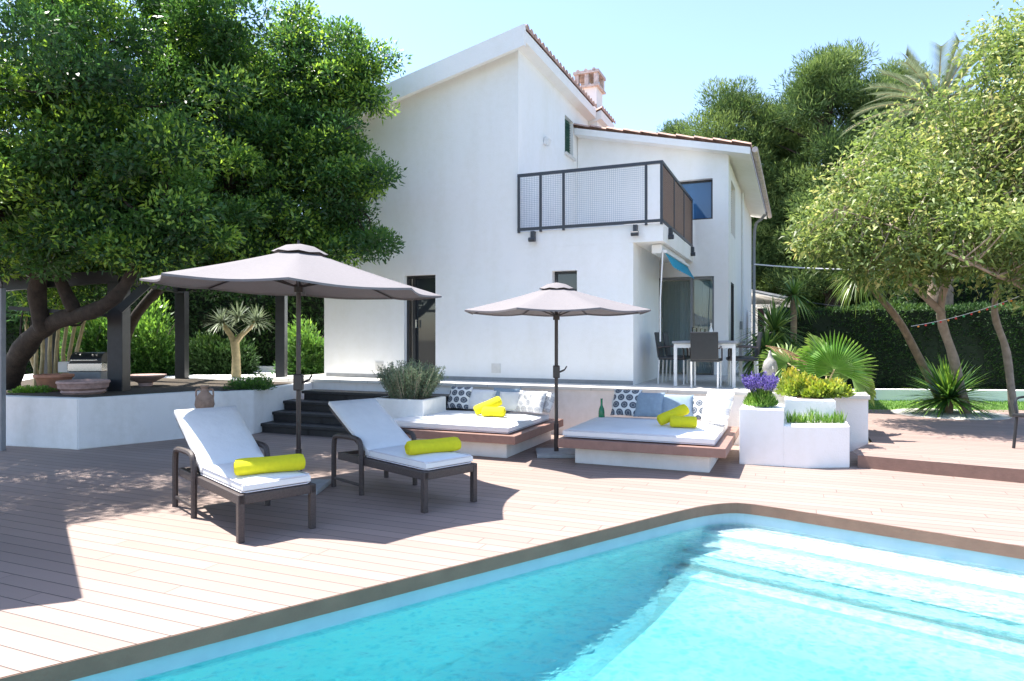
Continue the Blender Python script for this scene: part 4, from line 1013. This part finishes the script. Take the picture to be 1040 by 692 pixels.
def spiky(name, label, cat, c, n, h, spread, L, W, m, grp=None):
    """upright stems clothed with needles"""
    r = thing(name, label, cat, c, 0, grp); ps = []; ds = []; bm = BM()
    for k in range(n):
        a = rng.random()*6.28; rr = math.sqrt(rng.random()); b = np.array([math.cos(a)*rr*spread[0]*.5, math.sin(a)*rr*spread[1]*.5, 0])
        e = b*1.9+np.array([rng.normal()*.03, rng.normal()*.03, h*(.65+.4*rng.random())*(1-.25*rr)])
        t = rng.random(46)[:, None]; p = b+(e-b)*t; ps.append(p); ds.append(np.tile((e-b)/np.linalg.norm(e-b), (46, 1)))
        if k % 3 == 0: tube(bm, [b, e], [.005, .002], 4)
    p = np.concatenate(ps); d = np.concatenate(ds); leaf_mesh('foliage', p, d*.7+unit(len(p))*.9, L, W, m, r)
    obj('stems', bm, M['branch'], r); return r
rq = Vector((rb_ := bpy.data.objects['box_planter']).location)
q = rq+Vector((U.x, U.y, 0))*.0+Vector((V.x, V.y, 0))*.34+Vector((0, 0, .66))
spiky('rosemary_bush', 'bushy grey green rosemary in the white box planter', 'shrub', q-Vector((.08, 0, 0)), 520, .60, (.55, .5), .04, .009, M['ros'])
# lavender
lq = A0+(A1-A0)*.30+V*.35; r = thing('lavender', 'lavender with purple spikes on the tall planter block', 'plant', (lq.x, lq.y, .69))
n = 2600; u = unit(n); u[:, 2] = np.abs(u[:, 2]); p = u*(rng.random(n)**.5)[:, None]*np.array([.19, .19, .2]); leaf_mesh('foliage', p, u+np.array([0, 0, 1]), .06, .012, M['grass'], r)
ps = []; ds = []; bm = BM()
for k in range(85):
    a = rng.random()*6.28; rr = math.sqrt(rng.random()); b = np.array([math.cos(a)*rr*.1, math.sin(a)*rr*.1, .1]); e = np.array([math.cos(a)*rr*.23, math.sin(a)*rr*.23, .40-.06*rr+rng.normal()*.03])
    tube(bm, [b, e], .0025, 4); t = .55+.5*rng.random(40)[:, None]; ps.append(b+(e-b)*t+unit(40)*.011)
p = np.concatenate(ps); leaf_mesh('flowers', p, unit(len(p))+np.array([0, 0, .5]), .022, .014, M['lav'], r); obj('stems', bm, M['yucca'], r)
# little grasses in the trough
for k, (f_, s_) in enumerate(((.12, 1.), (.28, .8), (.47, 1.15), (.68, .8), (.86, 1.))):
    c = (B0.lerp(A2, f_))+V*.30; n = 60; u = unit(n)*.35+np.array([0, 0, 1])
    o = blades('grass_tuft', np.zeros((n, 3))+rng.normal(size=(n, 3))*np.array([.045, .03, 0]), u, .18*s_*(.6+.5*rng.random(n)), .012, M['grass'], None, .15); o.location = (c.x, c.y, .505)
    tag(o, ('leftmost green tuft in the low white trough, beside the lavender block', 'short green tuft second from the left in the trough', 'tallest green tuft, in the middle of the trough', 'short green tuft second from the right in the trough', 'green tuft at the right end of the low trough')[k], 'plant', 'green tufts in the low trough')
# yellow shrub
for (px, Y, rad, lab) in ((810, 9.35, (.27, .3, .33), 'yellow green shrub behind the lavender planter'), (836, 9.1, (.34, .26, .24), 'low yellow flowering shrub below the fan palm')):
    bush('flowering_shrub', lab, 'shrub', ((px-520)/F*Y, Y, .78), rad, 2600, .06, .035, M['yel'])
# green plants in left planter
bush('leafy_plant', 'low feathery green plant at the right end of the zigzag planter', 'plant', ((256-520)/F*11.3, 11.3, .70), (.42, .3, .22), 2200, .06, .016, M['leaf1'], .6)
bush('ground_plant', 'bright green low plant under the leaning trunk', 'plant', ((33-520)/F*10.6, 10.6, .71), (.3, .25, .1), 1200, .04, .02, M['grass'], .6)
for px, Y, z, rad in ((150, 15.0, .7, (1.0, .5, 1.55)), (222, 15.6, .7, (.9, .4, .95)), (312, 15.4, .7, (.8, .4, 1.2)), (95, 14.8, .7, (.9, .5, 1.9))):
    bush('leafy_shrub', {150: 'tall pale green shrub right of the dark front post', 222: 'low shrub left of the dragon tree', 312: 'mid green shrub beside the left corner of the house', 95: 'green shrub behind the barbecue'}[px], 'shrub', ((px-520)/F*Y, Y, z), rad, 6500, .12, .045, M['hedge'] if px == 222 else M['leaf1'], .3)
# fan palm
def fan(parent, c, nrm, R_, m, n=34, spread=R(150), stemto=None, roll=0, name='frond'):
    nrm = Vector(nrm).normalized(); up = Vector((0, 0, 1)); x = up.cross(nrm).normalized(); y = nrm.cross(x)
    bm = BM(); tl = bm.verts.layers.float.new('tint')
    for k in range(n):
        a = -spread+2*spread*k/(n-1)+roll; da = spread/(n-1)*.95; f_ = 1-.12*abs(math.sin(a*2.3))
        dirv = lambda aa, q, lift=0: Vector(c)+(x*math.sin(aa)+y*math.cos(aa))*q*R_+nrm*lift*R_
        vs = [bm.verts.new(v) for v in (dirv(a, .02), dirv(a-da, .55, -.03), dirv(a-da*.45, .78, -.02), dirv(a+rng.normal()*.02, f_, -.06-.12*rng.random()), dirv(a+da*.45, .78, -.02), dirv(a+da, .55, -.03), dirv(a, .4, .025))]
        tt = .35+.3*rng.random()
        for v, q_ in zip(vs, (0, 0, .2, .5, .2, 0, 0)): v[tl] = min(1, tt+q_)
        bm.faces.new((vs[0], vs[1], vs[6])); bm.faces.new((vs[0], vs[6], vs[5])); bm.faces.new((vs[1], vs[2], vs[3], vs[6])); bm.faces.new((vs[6], vs[3], vs[4], vs[5]))
    me = bpy.data.meshes.new(name); bm.to_mesh(me); bm.free(); me.materials.append(m); o = link(bpy.data.objects.new(name, me), parent)
    if stemto is not None:
        bm = BM(); c = Vector(c); s = Vector(stemto); tube(bm, [s, s.lerp(c, .5)+Vector((0, 0, .03)), c], [.014, .01, .008], 6); obj('stalk', bm, M['cane'], o)
    return o
fp = thing('fan_palm', 'fan palm with one big backlit frond behind the white planter', 'palm', (4.55, 9.9, .78))
fan(fp, (-.02, -.3, .34), (-.25, -.95, .25), .62, M['fan'], 40, R(118), (0, 0, 0))  # brighter leaf copy, the backlit look put into its colour
fan(fp, (.42, .1, .22), (.35, -.8, .55), .55, M['palm'], 34, R(150), (0, 0, 0), .7)
fan(fp, (-.35, .5, .40), (-.1, -.6, .6), .5, M['palm'], 30, R(140), (0, 0, 0), -.3)
fan(fp, (.25, .5, .5), (.5, -.6, .5), .5, M['palm'], 30, R(140), (0, 0, 0), .4)
# dry frond
q = P(800, 362, 9.9); r = thing('dry_frond', 'dry pinkish brown frond arching over the bust', 'plant', q)
n = 90; t = rng.random(n); b = np.stack([-.28+.56*t, 0*t, .14-.3*t*t], 1); blades('leaflets', b, np.stack([.8+0*t, rng.normal(size=n)*.4, -.35+rng.normal(size=n)*.15], 1), .22, .014, M['dry'], r, .2)
bm = BM(); tube(bm, smooth_path([(-.32, 0, .15), (0, 0, .08), (.3, 0, -.14), (.38, .05, -.4)], 4), .008, 5); obj('rib', bm, M['dry'], r)
# yucca on gravel, right
def yucca(name, label, c, n, L, W, m='yucca', h=.2, trunk=None, cat='plant', grp=None, low=-.1, droop=.35):
    r = thing(name, label, cat, c, 0, grp); rosette('foliage', (0, 0, h), n, L, W, M[m], r, droop, low)
    bm = BM(); tube(bm, trunk or [(0, 0, -.05), (0, 0, h)], [.07]*len(trunk or [0, 0]), 10); obj('trunk', bm, M['bark2'], r, True); return r
q = G(978, 423, .15); yucca('yucca', 'big spiky dark green yucca at the back edge of the raised deck', (q.x, q.y+.4, .12), 330, .95, .05, 'leaf1', .3, low=-.15, droop=.28)
bm = BM(); lathe(bm, [(1.0, 0), (.95, .03), (.3, .05)], 26); o = obj('gravel_bed', bm, M['gravel']); o.location = (q.x, q.y+.4, .12); struct(o)
for px, py, Y, L, n, h, lab in ((786, 338, 14.3, .9, 260, 1.6, 'bright strap leaved yucca beside the house corner'), (806, 300, 15.8, .6, 100, 2.3, 'taller strap leaved yucca with its head above the hedge'), (777, 358, 13.8, .75, 220, 1.0, 'low strap leaved yucca at the foot of the house corner'), (800, 368, 14.2, .75, 200, .4, 'low bright yucca in front of the hedge end')):
    q = P(px, py, Y); h0 = .1; yucca('yucca', lab, (q.x, q.y, h0), n, L, .05, 'yucca', q.z-h0, low=-.6, droop=.5)
# dragon tree on the left
q = T(240, 14.2, .72); r = thing('dragon_tree', 'small dragon tree with two grey green spiky heads before the left hedge', 'tree', q)
bm = BM(); tube(bm, [(0, 0, 0), (0, 0, .45), (-.03, 0, .75)], [.1, .085, .09], 10); tube(bm, [(-.03, 0, .72), (-.12, 0, .9), (-.28, 0, 1.12)], [.075, .06, .05], 8); tube(bm, [(-.03, 0, .72), (.12, 0, .9), (.4, 0, 1.15)], [.075, .055, .045], 8); obj('trunk', bm, M['cane'], r, True)
for x, z in ((-.3, 1.15), (.42, 1.17), (.05, 1.25)): rosette('head', (x, 0, z), 110, .42, .03, M['date'], r, .3, -.3)
# pale cane stems left
r = thing('cane_plant', 'clump of tall pale canes behind the stone bowl', 'plant', T(50, 11.9, .7))
for k in range(8):
    x = -.38+.13*k; bm = BM(); tube(bm, [(x*.6, rng.normal()*.1, 0), (x*.9, .0, .6), (x*1.25, .05, 1.5)], [.035, .032, .025], 8); obj('cane', bm, M['cane'], r, True)
cc = fill((0, 0, 1.7), (.8, .5, .4), 16); foliage('foliage', cc, np.full(16, .3), 130, .2, .03, M['leaf1'], r)

# ------------------------------------------------------------------ trees
def limb_tree(trunk_paths, m, parent):
    for k, (pts, rad) in enumerate(trunk_paths):
        bm = BM(); pp = smooth_path(pts, 5); n = len(pp); rr = np.interp(np.linspace(0, len(rad)-1, n), range(len(rad)), rad)*(1+.09*np.sin(np.arange(n)*1.7))
        tube(bm, pp, list(rr), 12); obj('trunk' if k == 0 else 'limb', bm, m, parent, True)
def shoots(cc, origin_pts, rmax=.028):
    bm = BM(); op = np.array(origin_pts)
    for c in cc:
        k = np.argmin(np.linalg.norm(op-c, axis=1)); o = op[k]
        if np.linalg.norm(o-c) > 1.6: continue
        mid = (o+c)/2+rng.normal(size=3)*.12
        tube(bm, smooth_path([o, mid, c], 3), list(np.linspace(rmax, .006, 7)), 5)
    return bm
def PE(px, py, Y, rx, ry, rz): q = P(px, py, Y); return (q.x, q.y, q.z), (rx*Y/F, ry, rz*Y/F)
t1 = thing('spreading_tree', 'big dark evergreen tree with a leaning trunk filling the upper left', 'tree')
tp = [([T(6, 11.3, .6), T(12, 11.2, 1.05), T(35, 10.9, 1.6), T(62, 10.6, 1.85), T(100, 10.2, 2.0), T(128, 9.9, 2.35), T(160, 9.6, 3.2)], [.22, .18, .15, .13, .11, .09, .04]),
      ([T(45, 10.7, 1.7), T(38, 10.5, 2.3), T(55, 10.2, 3.0), T(80, 9.8, 3.9), T(70, 9.4, 5.2)], [.13, .12, .1, .07, .04]),
      ([T(40, 10.5, 2.4), T(10, 10.3, 3.2), T(-30, 10, 4.3)], [.10, .08, .04]),
      ([T(75, 10.4, 2.0), T(60, 10.2, 2.7), T(110, 10.5, 3.1), T(190, 11, 3.7), T(260, 11.5, 4.3)], [.10, .08, .065, .05, .03])]
limb_tree(tp, M['bark'], t1)
E = [((-7.6, 9.8, 5.6), (2.5, 2.6, 3.0), 125), ((-5.6, 10.6, 5.4), (1.8, 2.0, 3.0), 105), ((-7.0, 10.6, 3.6), (2.2, 1.8, 1.2), 62), (*PE(110, 235, 9.7, 95, .7, 34), 30), (*PE(40, 150, 10.2, 70, .9, 80), 30), (*PE(150, 60, 11.5, 110, 1.0, 60), 40), (*PE(60, 290, 11.6, 80, .5, 24), 12), ((-4.9, 9.9, 3.7), (1.0, 1.0, 1.0), 15), ((-5.6, 11.5, 3.0), (1.9, 1.0, .75), 22), ((-8.8, 9.0, 4.6), (1.6, 2.2, 2.4), 24), ((-6.3, 7.9, 5.2), (1.1, 1.0, 1.1), 13)]
cc = np.concatenate([fill(c, r_, n, .5) for c, r_, n in E]); 
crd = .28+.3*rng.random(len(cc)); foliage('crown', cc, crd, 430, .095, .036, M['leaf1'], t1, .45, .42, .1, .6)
hp = [np.array(v) for pts, _ in tp for v in smooth_path(pts, 4)]
obj('twigs', shoots(cc[::2], hp), M['bark'], t1)
t2 = thing('spreading_tree', 'smaller dark evergreen tree overlapping the left gable of the house', 'tree')
tp = [([T(126, 13.6, .7), T(132, 13.3, 1.8), T(190, 12.8, 3.0), T(270, 12.2, 4.2), T(300, 12, 5.6)], [.11, .10, .09, .07, .03]), ([T(190, 12.8, 3.0), T(290, 12, 3.4), T(350, 11.8, 3.9), T(385, 11.6, 4.6)], [.1, .08, .05, .03]), ([T(205, 12.7, 3.3), T(320, 12, 4.5), T(370, 11.8, 5.9)], [.1, .07, .03])]
limb_tree(tp, M['bark'], t2)
E = [(*PE(225, 130, 12.2, 65, 1.0, 110), 66), (*PE(290, 120, 12, 45, .9, 82), 44), (*PE(305, 215, 11.8, 62, .9, 55), 42), (*PE(345, 95, 11.7, 42, .5, 42), 17), (*PE(352, 190, 11.6, 28, .5, 42), 15), (*PE(358, 243, 11.5, 24, .4, 14), 5), (*PE(372, 72, 11.5, 16, .3, 14), 4), (*PE(385, 58, 11.4, 8, .2, 7), 2), (*PE(388, 178, 11.4, 6, .2, 8), 2), (*PE(380, 248, 11.4, 8, .2, 6), 2), (*PE(300, 22, 12, 14, .3, 10), 3), (*PE(350, 40, 11.7, 14, .3, 8), 3), (*PE(335, 150, 11.6, 42, .5, 55), 24), (*PE(240, 262, 11.9, 80, .8, 30), 32), (*PE(200, 60, 12.3, 60, .8, 60), 34), (*PE(330, 250, 11.7, 40, .5, 22), 12), (*PE(320, 60, 12, 40, .5, 34), 14)]
cc = np.concatenate([fill(c, r_, n, .3) for c, r_, n in E]); crd = .26+.26*rng.random(len(cc))
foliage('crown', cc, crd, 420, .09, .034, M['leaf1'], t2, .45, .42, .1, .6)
hp = [np.array(v) for pts, _ in tp for v in smooth_path(pts, 4)]; obj('twigs', shoots(cc, hp, .02), M['bark'], t2)

# right-hand pale tree
t3 = thing('fig_tree', 'wide pale green tree with grey branches overhanging the right side', 'tree')
tp = [([T(982, 12.6, .12), T(968, 12.4, 1.2), T(955, 12.2, 2.1), T(975, 11.6, 3.2), T(1000, 11.2, 4.6)], [.09, .078, .07, .05, .03]),
      ([T(1060, 11.2, .12), T(1075, 11, 1.8), T(1045, 10.6, 2.3), T(985, 10.4, 2.75), T(905, 10.6, 3.3), T(850, 10.8, 3.6)], [.10, .08, .032, .020, .013, .008]),
      ([T(1045, 10.6, 2.3), T(1000, 9.9, 2.55), T(960, 9.8, 2.8)], [.03, .02, .012]),
      ([T(1045, 10.6, 2.5), T(1015, 10.6, 3.4), T(985, 11.2, 4.2)], [.045, .03, .015]),
      ([T(957, 12.2, 2.0), T(905, 12, 2.9), T(870, 11.8, 3.9), T(850, 11.7, 4.4)], [.06, .05, .03, .015]),
      ([T(1030, 12.2, .1), T(1022, 12.1, 1.3), T(1010, 12, 2.2), T(1040, 11.8, 3.6)], [.07, .06, .05, .03])]
limb_tree(tp, M['branch'], t3)
E = [(*PE(975, 185, 11.5, 105, 1.6, 95), 120), (*PE(1040, 120, 11, 70, 1.4, 95), 70), (*PE(880, 215, 11.3, 62, 1.2, 48), 44), (*PE(1010, 245, 10.5, 90, 1.2, 40), 44), (*PE(930, 265, 11, 70, 1.0, 22), 20), (*PE(850, 235, 11.5, 42, .8, 22), 14), (*PE(1030, 55, 11.5, 30, .8, 36), 14), (*PE(1100, 200, 10.5, 70, 1.5, 120), 40)]
cc = np.concatenate([fill(c, r_, int(n*1.15), .15) for c, r_, n in E]); crd = .22+.42*rng.random(len(cc))
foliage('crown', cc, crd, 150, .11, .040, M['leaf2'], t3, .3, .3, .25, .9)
hp = [np.array(v) for pts, _ in tp for v in smooth_path(pts, 4)]; obj('twigs', shoots(cc, hp, .013), M['branch'], t3)
# leaning palm-like cordyline
q0 = T(958, 13.3, .2); hd = T(872, 12.9, 2.75); r = thing('leaning_yucca', 'leaning grey trunk with a drooping yellow green spiky head', 'tree', q0)
rel = lambda v: tuple(Vector(v)-Vector(q0))
bm = BM(); tube(bm, smooth_path([rel(q0), rel(T(935, 13.2, 1.1)), rel(T(912, 13.1, 1.9)), rel(T(885, 13, 2.5)), rel(hd)], 5), list(np.linspace(.08, .05, 21)), 10); obj('trunk', bm, M['bark2'], r, True)
rosette('crown', rel(hd), 200, .6, .035, M['palm'], r, .6, -.6)

# pines behind the house
def pine(label, px, Y, ytop, ybot, wpx, n, trunk_px=None, m='pine', per=520, L=.24, W=.036, seed=0, shape=.6):
    x = (px-520)/F*Y; zt_ = 1.6+(HZ-ytop)/F*Y; zb = 1.6+(HZ-ybot)/F*Y; w_ = wpx/F*Y
    r = thing('pine_tree', label, 'tree', (x, Y, 0), 0, 'pines behind the house')
    bm = BM(); tube(bm, smooth_path([(0, 0, 0), (.2, 0, zt_*.35), (-.1, 0, zt_*.7), (0, 0, zt_*.95)], 4), list(np.linspace(.42, .08, 13)), 10); obj('trunk', bm, M['bark'], r, True)
    t = rng.random(n); z = zb+(zt_-zb-.7)*t; rad = w_*np.sqrt(np.clip(1-((t-shape)/(1.02-shape if True else 1))**2, .08, 1))
    rad = np.where(t < shape, w_*(.75+.25*t/shape), rad)
    a = rng.random(n)*6.283; q = .35+.65*np.sqrt(rng.random(n)); cc = np.stack([np.cos(a)*rad*q, np.sin(a)*rad*q, z], 1)
    foliage('crown', cc, .55+.5*rng.random(n), per, L, W, M[m], r, .7, .12, 0, .62)
    bm = BM()
    for c in cc[::2]: o = np.array([0, 0, c[2]*.86]); tube(bm, [o, (o+c)/2+np.array([0, 0, .1]), c], [.07, .05, .02], 5)
    obj('limb', bm, M['bark'], r); return r
pine('tall rounded pine just right of the house roof', 744, 29, 76, 290, 46, 130)
pine('tallest broad pine in the middle of the group', 843, 27, 46, 290, 60, 200)
pine('lower pine between the two tall ones', 795, 32, 100, 300, 40, 100)
pine('pine right of the tallest one, behind the date palm', 905, 31, 62, 300, 42, 110)
pine('small distant pine peeping over the house roof', 686, 40, 120, 260, 12, 34)
pine('pine far right behind the pale tree', 985, 30, 95, 320, 60, 110)
# date palm
q = T(952, 19, 7.9); r = thing('date_palm', 'feathery date palm rising behind the pale tree', 'palm', (q[0], q[1], 0))
bm = BM(); tube(bm, [(0, 0, 0), (.1, 0, 4), (0, 0, 7.8)], [.35, .3, .3], 12); obj('trunk', bm, M['bark2'], r, True)
bs = []; ds = []; bm = BM()
for k in range(34):
    a = k*2.399; el = R(75-60*(k/34)**.9+0); d0 = Vector((math.cos(a)*math.cos(el), math.sin(a)*math.cos(el), math.sin(el))); L_ = 2.5; pp = []
    for j in range(15):
        t = j/14; p = Vector((0, 0, 7.8))+d0*L_*t; p.z -= 1.3*t*t*(1.2-d0.z*.7); pp.append(p)
    tube(bm, pp, list(np.linspace(.03, .006, 15)), 4)
    for j in range(2, 15):
        tg = (pp[j]-pp[j-1]).normalized(); sd_ = tg.cross(Vector((0, 0, 1))).normalized()
        for s_ in (-1, 1):
            for m_ in range(3): bs.append(pp[j-1].lerp(pp[j], m_/3)); ds.append(tg*.8+sd_*s_*.9+Vector((0, 0, .25)))
blades('fronds', np.array(bs), np.array(ds), .42, .035, M['date'], r, .25, 2); obj('frond_ribs', bm, M['cane'], r)

# hedges and the far wood
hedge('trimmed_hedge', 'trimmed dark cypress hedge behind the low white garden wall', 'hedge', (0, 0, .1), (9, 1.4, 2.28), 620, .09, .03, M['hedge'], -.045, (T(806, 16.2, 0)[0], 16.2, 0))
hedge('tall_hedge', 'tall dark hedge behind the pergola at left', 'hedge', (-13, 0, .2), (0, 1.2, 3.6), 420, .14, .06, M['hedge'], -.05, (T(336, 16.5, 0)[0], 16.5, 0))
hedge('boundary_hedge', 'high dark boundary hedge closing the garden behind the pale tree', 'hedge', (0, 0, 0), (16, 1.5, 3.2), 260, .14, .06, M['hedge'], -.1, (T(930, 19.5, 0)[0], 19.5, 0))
cc = np.concatenate([np.stack([rng.uniform(9, 34, 280), rng.uniform(33, 38, 280), rng.uniform(.3, 8, 280)], 1), np.stack([rng.uniform(-34, -9, 150), rng.uniform(22, 30, 150), rng.uniform(.5, 8.5, 150)], 1)])
o = foliage('distant_wood', cc, np.full(len(cc), 1.6), 260, .5, .2, M['pine'], None, .5, .1); struct(o, 'stuff'); o['label'] = 'dark distant wood closing the view behind the gardens'
# neighbour's roof
r = thing('neighbour_house', 'low neighbouring house with a pale sloping roof beyond the corner', 'house', (T(784, 24, 0)[0], 24, 0), -.2)
bm = BM(); box2(bm, (-1.2, 0.3, 0), (.1, 4, 2.72)); obj('wall', bm, M['wall2'], r)
bm = BM(); box(bm, (-.3, 1.5, 3.0), (2.3, 5, .12), rot=Matrix.Rotation(.22, 3, 'Y')); box(bm, (.1, -.4, 2.62), (1.4, .5, .08)); obj('roof', bm, M['cap'], r)
# white cable across the trees
def cable(label, p, q, rad, m, sag=.1):
    p = Vector(p); q = Vector(q); bm = BM(); pts = []
    for k in range(13): t = k/12; v = p.lerp(q, t); v.z -= sag*4*t*(1-t); pts.append(v)
    tube(bm, pts, rad, 5); return tag(obj('cable', bm, M[m]), label, 'cable')
cable('white overhead cable running from the house corner to the trees', T(766, 18, 3.48), T(960, 18, 3.40), .018, 'pole_w')
cable('thin dark overhead cable below the white one', T(766, 18, 2.75), T(960, 17, 2.2), .012, 'dark', .15)
# string of coloured garden bulbs
r = thing('string_lights', 'sagging string of small red and orange bulbs in the pale tree', 'string lights')
pA_ = Vector(T(925, 11, 1.75)); pB_ = Vector(T(1035, 10.4, 2.2)); bm = BM(); pts = []
for k in range(15): t = k/14; v = pA_.lerp(pB_, t); v.z -= .05*4*t*(1-t); pts.append(v)
tube(bm, pts, .004, 5); obj('wire', bm, M['pole_w'], r)
for k in range(1, 14):
    bm = BM(); bmesh.ops.create_uvsphere(bm, u_segments=8, v_segments=6, radius=.017, matrix=Matrix.Translation(pts[k]-Vector((0, 0, .022)))); obj('bulb', bm, M[('red', 'orange', 'red', 'mint')[k % 4]], r, True)
